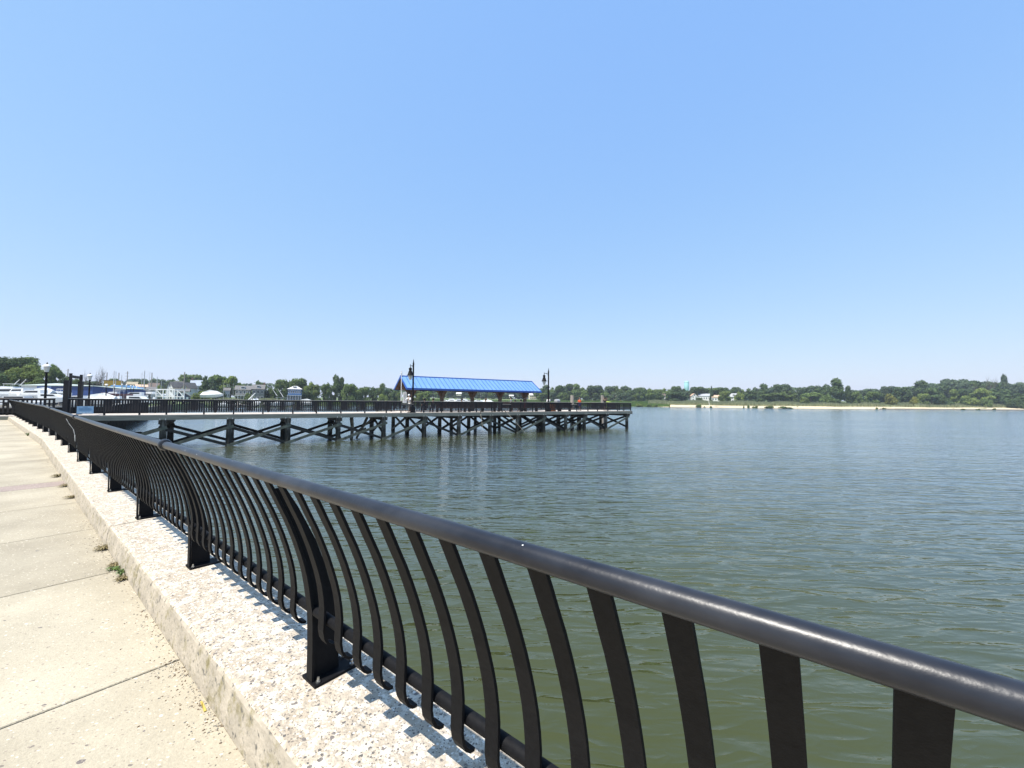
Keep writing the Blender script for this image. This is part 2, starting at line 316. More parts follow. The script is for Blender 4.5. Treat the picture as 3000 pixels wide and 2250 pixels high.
gel = mat('white_gelcoat', (.78, .79, .79), (.72, .73, .74), 1.2, .25)
canvas = mat('pale_canvas', (.62, .63, .62), (.52, .54, .55), 3, .85)
navy = mat('navy_canvas', (.02, .035, .09), None, 3, .8)
dglass = mat('dark_glass', (.02, .025, .03), None, 2, .12)
lampglass = mat('frosted_lamp_glass', (.62, .62, .58), None, 6, .2)
greyt = mat('grey_weathered_pile', (.30, .265, .23), (.21, .19, .165), 3, .9, .01, 8, stretch=(3, 3, .5))
# ============================================================ WATER, PAVEMENT, KERB
w = MB(); w.add([(-2400, -300, 0), (2400, -300, 0), (2400, 2400, 0), (-2400, 2400, 0)], [(0, 1, 2, 3)])
struct('water', w.mesh('water', water))
# pavement: slabs with real joints over a bed of dirt
joints = [-6.6, -4.65, -2.7, -.75, 1.2, 3.19, 5.25, 7.14, 9.07, 10.94, 11.5, 13.4, 15.6, 17.8, UB, 22.1, 24.2, 26.2, 28.2, 30.1, 32, 34, 36, 38, 40, 42, 44, 46, 48]
sl_, bd_ = MB(), MB()
VL = [-16, -8.0, -4.1, -2.05, .73]
def slab(mb, u0, u1, v0, v1, g=.008, t=.03):
    e = .006
    a = [path(u0+g, v0+g, PZ), path(u0+g, v1-g*.2, PZ), path(u1-g, v1-g*.2, PZ), path(u1-g, v0+g, PZ)]
    cen = sum(a, Vector())/4
    b = [q+(cen-q).normalized()*e for q in a]; a2 = [q-Vector((0, 0, .005)) for q in a]; c = [q-Vector((0, 0, t)) for q in a]
    mb.add(b+a2+c, [(0, 1, 2, 3)]+[(i, (i+1) % 4, 4+(i+1) % 4, 4+i) for i in range(4)]+[(4+i, 4+(i+1) % 4, 8+(i+1) % 4, 8+i) for i in range(4)])
for a, b in zip(joints[:-1], joints[1:]):
    for v0, v1 in zip(VL[:-1], VL[1:]):
        if abs(a-10.94) < .01: slab(bd_, a, b, v0, v1, .004)
        else: slab(sl_, a, b, v0, v1)
struct('pavement', sl_.mesh('pavement', pave))
struct('pavement_band', bd_.mesh('pavement_band', band))
bed = MB()
us = [-7, 0, 8, 15, UB-.001, UB+.001, 30, 38, 49]
P = [path(u, v, PZ-.014) for u in us for v in (-16, .745)]
bed.add(P, [(2*i, 2*i+1, 2*i+3, 2*i+2) for i in range(len(us)-1)])
struct('pavement_bed', bed.mesh('pavement_bed', dirt))
# kerb of cast blocks: rough faces and an exposed aggregate top
kb = MB()
ks = [-8.8, -1.3, 6.2, 13.7, UB, 29, 36.2, UEND+.6]
def kerbprof():
    return [(.722, PZ-.08), (.728, PZ+.05), (.745, KZ-.03), (.752, KZ-.012), (.766, KZ), (1.31, KZ), (1.32, KZ-.012), (1.32, 1.75)]
for a, b in zip(ks[:-1], ks[1:]):
    nseg = 30 if a < 14 else 8
    o = len(kb.v); pr = kerbprof(); npf = len(pr)
    for i in range(nseg+1):
        u = a+.009+(b-a-.018)*i/nseg
        u = min(max(u, a+.009), b-.009)
        for k, (v, z) in enumerate(pr):
            j = (random.random()-.5)*.006 if 0 < k < 5 and 0 < i < nseg else 0
            if u > UB and a < UB: u = UB
            kb.v.append(tuple(path(u-1e-6 if b <= UB else u+1e-6, v+j, z+j*.4)))
    for i in range(nseg):
        for k in range(npf-1):
            kb.f.append((o+i*npf+k, o+i*npf+k+1, o+(i+1)*npf+k+1, o+(i+1)*npf+k)); kb.m.append(1 if k < 3 or k >= 6 else 0)
    for i in (0, nseg):
        kb.f.append(tuple(o+i*npf+k for k in range(npf))); kb.m.append(1)
struct('kerb', kb.mesh('kerb', [aggr, kface]))
sw = MB()
for q_ in ks[1:-1]:
    if q_ < UB-1: A = [path(q_-.02, v, z) for v, z in ((.74, PZ-.03), (.752, KZ-.03), (.775, KZ-.012), (1.3, KZ-.012), (1.3, PZ-.03))]; sw.prism(A, (0, 0, 0), U1*.04)
for a, b in ((-30, UB), (UB, UEND+.6)):
    A = [path(a+1e-6, .9, -1), path(b-1e-6, .9, -1), path(b-1e-6, 1.28, -1), path(a+1e-6, 1.28, -1)]
    B_ = [Vector((p.x, p.y, 2.2)) for p in A]
    sw.add(A+B_, [(3, 2, 1, 0), (4, 5, 6, 7), (0, 1, 5, 4), (1, 2, 6, 5), (2, 3, 7, 6), (3, 0, 4, 7)])
struct('seawall', sw.mesh('seawall', kface))

# crumbs, weeds and leaf litter along the foot of the kerb
gr = MB()
rr = random.Random(3)
for i in range(1900):
    u = rr.choice([rr.uniform(1.0, 3.2), rr.uniform(3, 8), rr.uniform(.8, 20)])
    v = .722-abs(rr.gauss(0, .045 if rr.random() < .7 else .11))
    if math.sin(u*2.3)+math.sin(u*5.1+1) < -.3 and rr.random() < .75: continue
    s = rr.uniform(.0022, .0065); p = path(u, v, PZ+s*.3)
    R = Matrix.Rotation(rr.uniform(0, 6), 3, 'Z') @ Matrix.Rotation(rr.uniform(-.5, .5), 3, 'X')
    gr.box(p, (s*rr.uniform(1, 2.6), s, s*.7), rr.randrange(3), R, top=(.6, .6))
gm = [mat('grit_pale', (.45, .40, .32), None, 5), mat('grit_brown', (.16, .11, .07), None, 5), mat('grit_grey', (.2, .19, .17), None, 5)]
struct('grit_and_litter', gr.mesh('grit', gm), 'stuff', label='loose grit, twigs and dry litter along the foot of the kerb', category='litter')
weedm = mat('weed_green', (.10, .17, .03), (.06, .10, .02), 30, .6)
drym = mat('dry_weed', (.22, .18, .08), (.14, .11, .06), 30, .8)
def weed(u, v, r, n, green, label, flat=False, seed=0):
    q = random.Random(seed); mb = MB()
    for i in range(n):
        a = q.uniform(0, 2*pi); L = r*q.uniform(.4, 1); h = q.uniform(.1, .35)*r if flat else q.uniform(.4, 1.2)*r
        p0 = Vector((0, 0, 0)); p1 = Vector((cos(a)*L*.5, sin(a)*L*.5, h)); p2 = Vector((cos(a)*L, sin(a)*L, h*.5)); w_ = Vector((-sin(a), cos(a), 0))*.0035
        mb.add([p0-w_, p0+w_, p1+w_*1.6, p1-w_*1.6, p2], [(0, 1, 2, 3), (3, 2, 4)])
        for k in range(3):
            c = p1.lerp(p2, k/3)+Vector((q.uniform(-1, 1), q.uniform(-1, 1), q.uniform(0, .6)))*.012; s = q.uniform(.004, .009)
            d = Vector((q.uniform(-1, 1), q.uniform(-1, 1), .3)).normalized()*s; e = d.cross(Vector((0, 0, 1)))
            mb.add([c-d, c+e*.6, c+d, c-e*.6], [(0, 1, 2, 3)])
    thing('weed', label, 'weed', path(u, v, PZ+.001), me=mb.mesh('weed', weedm if green else drym))
for k, (px, py, r, n, g, lab, fl) in enumerate((
        (385, 1681, .05, 26, 1, 'bright green weed sprouting upright against the kerb foot', 0),
        (335, 1669, .075, 30, 1, 'flat green weed spreading along a pavement joint near the kerb', 1),
        (365, 1697, .085, 44, 0, 'dry brown weed flat on the pavement just in front of the green ones', 1),
        (345, 1655, .08, 50, 0, 'dry brown weed mat behind the flat green one, beside the kerb', 1),
        (310, 1608, .11, 70, 0, 'large dry weed mat at the kerb by the block joint', 1),
        (105, 1283, .12, 40, 1, 'yellow green tuft at the bend of the kerb', 0),
        (170, 1400, .16, 60, 0, 'dry weed patch at the kerb just beyond the mauve band', 1),
        (190, 1428, .14, 60, 0, 'dry weed patch at the kerb end of the mauve band', 1),
        (215, 1460, .13, 50, 0, 'small dry weed patch at the kerb in front of the mauve band', 1))):
    d = ray(px, py); t = (PZ-EYE)/d.z; p = d*t; u = p.dot(U1); v = min(p.dot(V1), .70)
    weed(u, v, r, n, g, lab, fl, k)
lf = MB(); lf.add([(-.045, -.006, .003), (.05, -.004, .004), (.055, .004, .006), (0, .008, .012), (-.045, .006, .004)], [(0, 1, 2, 3, 4)]); lf.add([(-.045, -.006, .0), (.05, -.004, .0), (.055, .004, .0), (-.045, .006, .0)], [(0, 1, 2, 3)])
p = ray(637, 2053); p = p*((PZ-EYE)/p.z)
thing('fallen_leaf', 'narrow yellow leaf lying at the foot of the kerb', 'leaf', path(p.dot(U1), .70, PZ+.002), TH+1.5, me=lf.mesh('leaf', mat('yellow_leaf', (.55, .42, .10), None, 20)))

# ============================================================ PROMENADE RAILING
U0, DU = 2.06, 2.135
RV, RH = .757, .349             # handrail centre: across, below the eye
prof = [(.768, .37), (.79, .415), (.82, .48), (.851, .545), (.88, .615), (.903, .675), (.924, .738), (.942, .797), (.957, .857), (.967, .915), (.973, .97), (.972, 1.03), (.9705, 1.075), (.977, 1.11), (.990, 1.135), (1.006, 1.149), (1.024, 1.153)]
pprof = prof[:9]+[(.969, .92), (.979, .985), (.988, 1.05), (.991, 1.11), (.994, 1.22), (.995, 1.384)]
root = thing('promenade_railing', 'long black steel railing of curved flat bars under a round handrail on the kerb', 'railing', path(0, 1.0, KZ))
rootM = Matrix.Translation(path(0, 1.0, KZ)); rinv = rootM.inverted()
def strip(mb, pr, w, t, out=1):
    "flat bar following the profile (v, drop below the eye); local x along, y = -v, z"
    pts = [Vector((0, -v, EYE-h)) for v, h in pr]; o = len(mb.v); n_ = len(pts); b = .0015
    for i, p in enumerate(pts):
        t_ = (pts[min(i+1, n_-1)]-pts[max(i-1, 0)]).normalized(); nm = t_.cross(Vector((1, 0, 0))).normalized()   # across the thickness
        for sx, sn in ((-1, 0), (1, 0), (1, 1), (-1, 1)):
            mb.v.append(tuple(p+Vector((sx*w/2, 0, 0))+nm*t*sn*out))
    for i in range(n_-1):
        for k in range(4):
            k2 = (k+1) % 4; mb.f.append((o+i*4+k, o+i*4+k2, o+i*4+4+k2, o+i*4+4+k)); mb.m.append(0)
    mb.f.append((o, o+1, o+2, o+3)); mb.f.append(tuple(o+(n_-1)*4+k for k in range(4))); mb.m += [0, 0]
bb = MB(); strip(bb, prof, .052, .011, -1); bal = bb.mesh('baluster', black)
pb = MB(); strip(pb, pprof, .056, .012, -1)
# web plate of the post: between the flange and its outer edge
wo = [(.80, .375), (.845, .42), (.905, .52), (.955, .62), (.995, .70), (1.04, .82), (1.078, .946), (1.10, 1.04), (1.116, 1.116), (1.126, 1.22), (1.132, 1.384)]
inner = [(v+.008, h) for v, h in pprof]
poly = [Vector((0, -v, EYE-h)) for v, h in inner]+[Vector((0, -v, EYE-h)) for v, h in reversed(wo)]
# triangulated by pairing rows
def web(mb, th):
    A = inner; B2 = wo
    hs = sorted(set([h for v, h in A]+[h for v, h in B2])); hs = [h for h in hs if h >= .38]
    f = lambda L, h: float(np.interp(h, [q[1] for q in L], [q[0] for q in L]))
    rows = [(f(A, h), f(B2, h), h) for h in hs]
    for (a0, b0, h0), (a1, b1, h1) in zip(rows[:-1], rows[1:]):
        vs = [Vector((sx*th/2, -v, EYE-h)) for sx in (-1, 1) for v, h in ((a0, h0), (b0, h0), (b1, h1), (a1, h1))]
        mb.add(vs, [(0, 1, 2, 3), (7, 6, 5, 4), (1, 5, 6, 2), (0, 3, 7, 4)])
web(pb, .012)
post = pb.mesh('post', black)
pl = MB(); pl.box((0, -1.093, KZ+.007), (.135, .225, .013))
pl2 = MB(); pl2.m = []
for sx in (-1, 1):
    for v in (1.005, 1.18):
        pl.tube([(sx*.048, -v, KZ+.013), (sx*.048, -v, KZ+.022)], .011, 6, 1); pl.tube([(sx*.048, -v, KZ+.022), (sx*.048, -v, KZ+.038)], .006, 6, 1)
plate = pl.mesh('base_plate', [black, steel])
nb_ = 0; rest = MB()
us_p = [U0+DU*i for i in range(-3, 20)]
for u in us_p:
    po = ob('post', post, root, rinv @ pmat(u) @ T3(0, 0, 0)); ob('base_plate', plate, po)
bal_us = [U0-DU*3+DU*k/14+.006 for k in range(14*22) if k % 14]
bal_us = [u for u in bal_us if not abs(u-UB) < .03]
near = sorted([u for u in bal_us if u > -1.2])[:98]
ns = set(near)
for u in bal_us:
    if u in ns: ob('baluster', bal, root, rinv @ pmat(u))
    else:
        Mx = rinv @ pmat(u); me = bal
        rest.add([Mx @ v.co for v in me.vertices], [tuple(f.vertices) for f in me.polygons])
o = ob('baluster_row', rest.mesh('baluster_row', black), root); o['kind'] = 'stuff'
# handrail, lower rail
def railpts(v, z, a, b):
    pts = []
    for u in list(np.arange(a, UB-.2, 1.0))+[UB]+list(np.arange(UB+.8, b, 1.0))+[b]:
        pts.append(path(u, v, z))
    return pts
hr = MB(); hr.tube([rinv @ p for p in railpts(RV, EYE-RH, U0-3*DU-.3, UEND-.6)], .0262, 28)
o = ob('handrail', hr.mesh('handrail', railm, True), root)
lr = MB(); lr.tube([rinv @ p for p in railpts(.9985, EYE-1.043, U0-3*DU, UEND-.8)], .0225, 20)
ob('lower_rail', lr.mesh('lower_rail', black, True), root)
cb = MB(); cb.tube([(x, 0, 0) for x in (-.045, -.044, -.030, -.028, -.016, 0, .016, .028, .030, .044, .045)], [.0275, .031, .031, .036, .0415, .043, .0415, .036, .031, .031, .0275], 28)
collar = cb.mesh('collar', railm, True)
for k in range(-1, 6):
    u = 3.97+3*DU*k
    if u < UEND-1: ob('collar', collar, root, rinv @ pmat(u) @ T3(0, -RV, EYE-RH) @ Matrix.Rotation(-math.atan(.005 if u > 8 else 0), 4, 'Y'))
# torn cloth strip caught in the railing bars far along
st = MB(); Mx = pmat(12.4)
cl = [(.800, .46), (.85, .56), (.90, .68), (.93, .80), (.95, .93)]
pts = [(v-.022-.01*math.sin(i*2), h) for i, (v, h) in enumerate(cl)]
for i in range(len(pts)-1):
    (v0, h0), (v1, h1) = pts[i], pts[i+1]; w0 = .03+.012*math.sin(i*1.7); w1 = .03+.012*math.sin((i+1)*1.7)
    A = [Mx @ Vector((x, -v+dv, EYE-h)) for x, v, h, dv in ((-w0, v0, h0, 0), (w0, v0, h0, .004), (w1, v1, h1, 0), (-w1, v1, h1, .004))]
    B_ = [p+Vector((-.003, -.004, 0)) for p in A]
    st.add(A+B_, [(0, 1, 2, 3), (7, 6, 5, 4), (0, 4, 5, 1), (1, 5, 6, 2), (2, 6, 7, 3), (3, 7, 4, 0)])
c0 = Mx @ Vector((0, -.9, EYE-.7))
for i, v in enumerate(st.v): st.v[i] = tuple(Vector(v)-c0)
thing('cloth_strip', 'thin pale strip of cloth hanging in the bars of the black railing', 'cloth strip', c0, me=st.mesh('cloth_strip', canvas))

# end fence across the head of the walkway
def simple_fence(name, label, A, B_, z0, h, npost, boards=False, mtl=None):
    A, B_ = Vector(A), Vector(B_); L = (B_-A).length; ang = math.atan2(B_.y-A.y, B_.x-A.x); mtl = mtl or black
    t = thing(name, label, 'fence', (A.x, A.y, z0), ang)
    r = MB(); r.tube([(0, 0, h), (L, 0, h)], .03, 8); ob('handrail', r.mesh('handrail', railm, True), t)
    r = MB(); r.tube([(0, 0, .16), (L, 0, .16)], .022, 6); r.tube([(0, 0, h-.16), (L, 0, h-.16)], .018, 6); ob('lower_rail', r.mesh('lower_rail', mtl), t)
    pm = MB(); pm.box((0, 0, h/2), (.07, .09, h)); pm.box((0, 0, .03), (.16, .16, .06)); pm.box((0, 0, .18), (.11, .13, .3), top=(.6, .6)); me = pm.mesh('post', mtl)
    for i in range(npost): ob('post', me, t, T3(L*i/(npost-1), 0, 0))
    if boards:
        q = MB(); n_ = int(L/.13)
        for i in range(n_): q.box(((i+.5)*L/n_, .02, h/2+.05), (.028, .028, h-.26))
        ob('picket_panel', q.mesh('picket_panel', mtl), t)
    return t
e0 = path(UEND-.6, .76); 
simple_fence('end_fence', 'low black steel fence crossing the far end of the walkway', (e0.x-9, e0.y-3.2, 0), (e0.x, e0.y, 0), PZ+rise(UEND), 1.06, 6)
hl = MB(); hl.box((0, 0, .45), (9, .16, .9)); hl.box((0, 0, .93), (9.1, .22, .05))
thing('low_wall', 'low tan board wall behind the end fence', 'wall', (e0.x-5.2, e0.y+1.2, PZ), math.atan2(3.2, 9), me=hl.mesh('low_wall', mat('tan_boards', (.30, .26, .19), (.22, .19, .14), 2, .9)))

# ============================================================ TERRAIN
shore = [(434, 78), (470, 96), (520, 130), (600, 165), (700, 190), (820, 215), (900, 235), (1000, 255), (1100, 275), (1180, 300), (1300, 345), (1500, 365), (1700, 345), (1870, 335), (2000, 322), (2100, 312), (2250, 303), (2400, 300), (2550, 304), (2700, 312), (3000, 332), (3400, 360), (4200, 420), (5200, 520)]
def shoreY(px): return float(np.interp(px, [s[0] for s in shore], [s[1] for s in shore]))
RR = ([0, 1, 25, 80, 200, 1500], [-.5, 1.9, 2.1, 2.6, 4.5, 12])
RL = ([0, 7, 22, 46, 92, 200, 1500], [-.4, .25, .9, 1.9, 4.4, 7.5, 16])
def gz(px, off):
    k = min(1, max(0, (px-880)/260)); k2 = min(1, max(0, (px-1780)/100))
    a = float(np.interp(off, *RR)); b = float(np.interp(off, *RL)); return a*(1-k)+b*k
offs = [0, 1, 4, 7, 14, 22, 34, 46, 60, 75, 92, 130, 200, 400, 1500]
pxs = sorted(set([s[0] for s in shore]+list(range(440, 3400, 24))))
rr = random.Random(5)
def strip_mesh(name, offs, pxs, m, dz=0, wig=0, wl=None):
    mb = MB(); n_ = len(offs)
    for px in pxs:
        sy = shoreY(px); wob = math.sin(px*.021)*3+math.sin(px*.057)*1.5
        for o_ in offs:
            Y = sy+o_+wob*(1 if o_ > 0 else 1); z = gz(px, o_)+dz+(rr.random()-.5)*wig*(1 if 10 < o_ < 300 else 0)
            mb.v.append((gx(px, Y), Y, z))
    for i in range(len(pxs)-1):
        for k in range(n_-1):
            mb.f.append((i*n_+k, i*n_+k+1, (i+1)*n_+k+1, (i+1)*n_+k)); mb.m.append(0)
    return mb.mesh(name, m, True, 80)
marsh = mat('marsh_grass_ground', (.125, .165, .055), (.085, .12, .04), .12, .95, .25, .6, detail=8)
yardm = mat('yard_ground', (.22, .21, .18), (.16, .155, .13), .2, .95)
struct('shore_land', strip_mesh('shore_land', offs, pxs, marsh, 0, .25))
sand = mat('pale_beach_sand', (.60, .50, .33), (.50, .41, .26), .08, .95, .03, 1)
wet = mat('wet_mud', (.17, .13, .09), (.12, .10, .07), .2, .6)
spx = [p for p in pxs if 1880 <= p]
struct('beach', strip_mesh('beach', [5, 9, 14, 22, 34, 44], spx, sand, .10))
struct('mud_flat', strip_mesh('mud_flat', [0, 2, 5.2], spx, wet, .07))
mpx = [p for p in pxs if p >= 2560]
struct('mud_flat', strip_mesh('mud_flat', [5.2, 9, 13], mpx, wet, .16))
yd = MB()
pol = [path(-30, .9), path(UB, .9), path(UEND+1.2, .9), (-34.1, 34.3, 0), (-43.7, 44.9, 0), (-54.2, 57.9, 0), (-67.3, 75.2, 0), (-82, 96, 0), (-107, 130, 0), (-125, 166, 0), (-175, 260, 0), (-900, 900, 0), (-900, -200, 0)]
yd.add([(p[0], p[1], 1.93) for p in pol]+[(p[0], p[1], -1) for p in pol], [tuple(range(len(pol)))]+[(i, (i+1) % len(pol), len(pol)+(i+1) % len(pol), len(pol)+i) for i in range(len(pol))])
struct('ground', yd.mesh('ground', yardm))
# dark timber bulkhead with a pale cap running away from the pier foot
bk = thing('bulkhead', 'dark timber bulkhead with a pale cap curving away behind the pier railing', 'bulkhead', (-33.7, 34, 0))
q = MB(); c_ = MB(); A = Vector((0, 0, 0)); pts_ = [(-.3, -7.5), (0, 0), (-9.5, 10.5), (-20, 23.5), (-33.3, 41)]
for (x0, y0), (x1, y1) in zip(pts_[:-1], pts_[1:]):
    q.beam((x0, y0, 1.35), (x1, y1, 1.35), .35, 3.1); c_.beam((x0, y0, 2.95), (x1, y1, 2.95), .5, .10)
    n_ = int(hypot(x1-x0, y1-y0)/2)
    for i in range(n_):
        f_ = (i+.5)/n_; q.tube([(x0+(x1-x0)*f_+.25, y0+(y1-y0)*f_-.2, -.5), (x0+(x1-x0)*f_+.25, y0+(y1-y0)*f_-.2, 2.7)], .16, 8)
ob('sheet_wall', q.mesh('sheet_wall', mat('creosoted_timber', (.035, .032, .028), (.02, .019, .017), 3, .9, spec=0)), bk); ob('cap', c_.mesh('cap', mat('concrete_cap', (.42, .40, .36), None, 2)), bk)
# ============================================================ PIER   (local x = along, y = across, z above the water)
PB = Vector((-22.6, 31.3, 0)); PA = radians(33.5); CPA, SPA = cos(PA), sin(PA)
def sx(px): r = (px-1500)/1195; return ((r*31.3+22.6)/(1-.662*r))/.834
DZ = 2.45; RZT = 3.59; PEND = 47.4; S0 = -12.0; HEAD0 = 14.8; WN, WH = 4.7, 10.5
def PW(s, w_, z=0): return PB+Vector((s*CPA-w_*SPA, s*SPA+w_*CPA, z))
pier = thing('pier', 'long timber fishing pier on cross braced dark piles over the river', 'pier', PB, PA)
d = MB()
def planks(x0, x1, y0, y1):
    x = x0
    while x < x1:
        x2 = min(x+.145, x1); d.box(((x+x2)/2-.003, (y0+y1)/2, DZ-.02), (x2-x-.008, y1-y0, .04)); x = x2
planks(S0, HEAD0, .0, WN); planks(HEAD0, PEND, .0, WH)
ob('deck', d.mesh('deck', deckm), pier)
f1 = MB(); f1.box(((S0+PEND)/2, -.03, DZ-.20), (PEND-S0+.06, .05, .34)); ob('edge_beam', f1.mesh('edge_beam', fasc), pier)
f1 = MB(); f1.box(((S0+HEAD0)/2, WN+.03, DZ-.20), (HEAD0-S0, .05, .34)); f1.box((HEAD0-.03, (WN+WH)/2, DZ-.2), (.05, WH-WN, .34)); f1.box(((HEAD0+PEND)/2, WH+.03, DZ-.20), (PEND-HEAD0, .05, .34)); ob('rear_edge_beam', f1.mesh('edge_beam', fasc), pier)
f1 = MB(); f1.box((PEND+.05, WH/2, DZ-.24), (.12, WH, .42)); ob('end_beam', f1.mesh('end_beam', fasc), pier)
bents = [-11, -7.1, -3.15, .86, 4.8, 8.8, 12.8, 16.8, 20.6, 24.4, 28.0, 31.8, 35.3, 38.5, 42.4, 46.6]
st = MB()
for y in (.5, 1.4, 2.4, 3.4, 4.2): st.box(((S0+PEND)/2, y, DZ-.19), (PEND-S0-.2, .1, .28))
for y in (5.4, 6.5, 7.6, 8.7, 9.9): st.box(((HEAD0+PEND)/2, y, DZ-.19), (PEND-HEAD0-.2, .1, .28))
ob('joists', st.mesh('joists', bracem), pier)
pm = MB(); pm.tube([(0, 0, -1), (0, 0, .3), (0, 0, 2.1)], [.23, .22, .20], 12); pme = pm.mesh('pile', pilem, True)
hb = MB()
for sx_ in (-.16, .16): hb.box((sx_, -.075, 2.03), (.05, .02, .30))
hme = hb.mesh('tie_strap', mat('galvanised_strap', (.50, .52, .50), None, 5, .5))
rr = random.Random(11)
for i, s in enumerate(bents):
    rows = [.22, WN-.3] if s < 14 else [.22, 5.25, WH-.3]
    for y in rows:
        po = ob('pile', pme, pier, T3(s+rr.uniform(-.04, .04), y, 0) @ RZ(rr.uniform(0, 6)))
        if y < 1: ob('tie_strap', hme, pier, T3(s, 0, 0))
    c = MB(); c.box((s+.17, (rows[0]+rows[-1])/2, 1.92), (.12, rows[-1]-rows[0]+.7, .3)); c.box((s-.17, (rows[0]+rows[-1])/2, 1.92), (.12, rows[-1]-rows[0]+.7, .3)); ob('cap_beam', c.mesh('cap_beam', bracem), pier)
    # transverse bracing on the head
    c = MB()
    for a, b in zip(rows[:-1], rows[1:]):
        if s < 8: continue
        c.beam((s-.2, a, 1.75), (s-.2, b, .15), .10, .24); c.beam((s+.2, b, 1.75), (s+.2, a, .15), .10, .24)
    if c.v: ob('cross_brace', c.mesh('cross_brace', bracem), pier)
for i in range(len(bents)-1):
    a, b = bents[i], bents[i+1]
    for j, y in enumerate([.22, WN-.3] if b < 14 else [.22]):
        z1, z0 = (1.42, .12) if a < 12 else (1.6, .12)
        y0 = y-.2; y1 = y+.2
        lightb = y < 1
        if a < 12 or i % 2 == 0:
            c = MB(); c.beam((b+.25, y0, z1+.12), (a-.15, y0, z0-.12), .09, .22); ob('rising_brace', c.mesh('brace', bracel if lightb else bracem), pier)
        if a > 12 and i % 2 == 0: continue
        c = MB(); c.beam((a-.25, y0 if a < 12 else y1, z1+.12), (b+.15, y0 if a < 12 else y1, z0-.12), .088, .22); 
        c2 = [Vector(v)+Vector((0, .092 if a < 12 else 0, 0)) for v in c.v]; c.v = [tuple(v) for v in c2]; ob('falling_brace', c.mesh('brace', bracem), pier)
# loose drift timber jammed among the piles where the head begins
dr = MB()
for a, b, r_ in (((11.6, 1.6, 2.0), (10.9, 2.6, .0), .13), ((12.0, 1.2, 1.9), (10.2, 1.9, .1), .10), ((10.1, 1.2, 2.0), (10.2, 1.6, -.3), .17), ((11.6, 2.2, .9), (10.3, .9, .5), .1)): dr.tube([a, ((Vector(a)+Vector(b))/2+Vector((.1, 0, .1))), b], [r_, r_*.9, r_*.8], 7)
t = thing('drift_timber', 'broken pale and dark drift logs jammed among the piles under the pier', 'drift log', PW(11, 1.8, .0), PA)
for i, v in enumerate(dr.v): dr.v[i] = (v[0]-11, v[1]-1.8, v[2])
ob('logs', dr.mesh('drift_timber', mat('drift_wood', (.25, .23, .18), (.05, .045, .035), 2.2, .9)), t)

# railings of the pier
fposts = [sx(p) for p in (489, 599, 686, 772, 860, 929, 1000.7, 1071, 1134, 1177, 1213, 1243.5, 1296, 1347, 1398.5, 1444, 1473.6, 1498, 1528, 1563, 1601, 1638, 1673.6, 1692.6, 1725, 1753, 1783, 1812, 1830)]+[PEND-.12]
fposts = [-8.1, -6.25, -4.45]+fposts
lows = [(sx(1177), sx(1213)), (sx(1473.6), sx(1498)), (sx(1673.6), sx(1692.6))]
brown = (sx(1213), sx(1563))
def pier_rail(name, label, A, B_, posts, low=(), pick=.15, brownr=None, seed=0):
    "A, B: (s, w) on the pier; posts: distances along from A"
    a = PW(A[0], A[1]); b = PW(B_[0], B_[1]); L = (b-a).length; ang = math.atan2(b.y-a.y, b.x-a.x)
    t = thing(name, label, 'railing', (a.x, a.y, DZ), ang); H = RZT-DZ
    isl = lambda x: any(l0-.05 < x < l1+.05 for l0, l1 in low)
    for x in posts:
        p = MB(); p.box((x, 0, (H-.05)/2-.12), (.10, .10, H-.05+.24)); ob('post', p.mesh('post', railpier), t)
    cuts = sorted(set([0, L]+[c for l in low for c in l]))
    for c0, c1 in zip(cuts[:-1], cuts[1:]):
        lo = isl((c0+c1)/2) and any(abs(c0-l0) < .01 for l0, l1 in low); z = H-(.28 if lo else 0)
        m_ = MB(); m_.box(((c0+c1)/2, 0, z-.02), (c1-c0-.004, .16, .04)); ob('cap_rail', m_.mesh('cap_rail', caprail), t)
        m_ = MB(); m_.box(((c0+c1)/2, 0, z-.085), (c1-c0-.004, .05, .09)); m_.box(((c0+c1)/2, .0, .235), (c1-c0-.004, .045, .05)); ob('side_rail', m_.mesh('side_rail', railpier), t)
    for x0, x1 in zip(posts[:-1], posts[1:]):
        lo = isl((x0+x1)/2); z = H-(.28 if lo else 0)-.1; n_ = max(2, int(round((x1-x0)/pick)))
        isb = brownr and brownr[0]-.2 < (x0+x1)/2 < brownr[1]
        m_ = MB()
        for k in range(1, n_):
            x = x0+(x1-x0)*k/n_; m_.box((x, -.03, (z+.16)/2+.02), (.080, .04, z-.16))
        ob('baluster_panel', m_.mesh('balusters', railpier), t)
    return t
off = lambda L: [(a-(-8.1), b-(-8.1)) for a, b in L]
pier_rail('pier_railing', 'dark picket railing with pale cap along the near side of the pier', (-8.1, .12), (PEND, .12), [x+8.1 for x in fposts], off(lows), brownr=(brown[0]+8.1, brown[1]+8.1))
nps = [1.95*i for i in range(int((HEAD0+8.1)/1.95)+1)]
pier_rail('pier_railing', 'dark picket railing along the far side of the narrow part of the pier', (-8.1, WN-.12), (HEAD0, WN-.12), nps+[HEAD0+8.1])
pier_rail('pier_railing', 'short dark railing where the pier steps out wider behind the left end of the roof', (HEAD0+.05, WN), (HEAD0+.05, WH-.12), [0, 1.9, 3.8, 5.68])
L2 = PEND-HEAD0-.1
pier_rail('pier_railing', 'dark picket railing along the far side of the wide pier head', (HEAD0+.1, WH-.12), (PEND-.1, WH-.12), [L2*i/16 for i in range(17)])
pier_rail('pier_railing', 'short dark railing closing the outer end of the pier', (PEND-.1, .2), (PEND-.1, WH-.2), [2.02*i for i in range(1, 5)])
pier_rail('approach_railing', 'short dark railing between the timber gateway and the end of the promenade railing', (-11.4, .12), (-8.6, .12), [0, 1.4, 2.75], pick=.2)

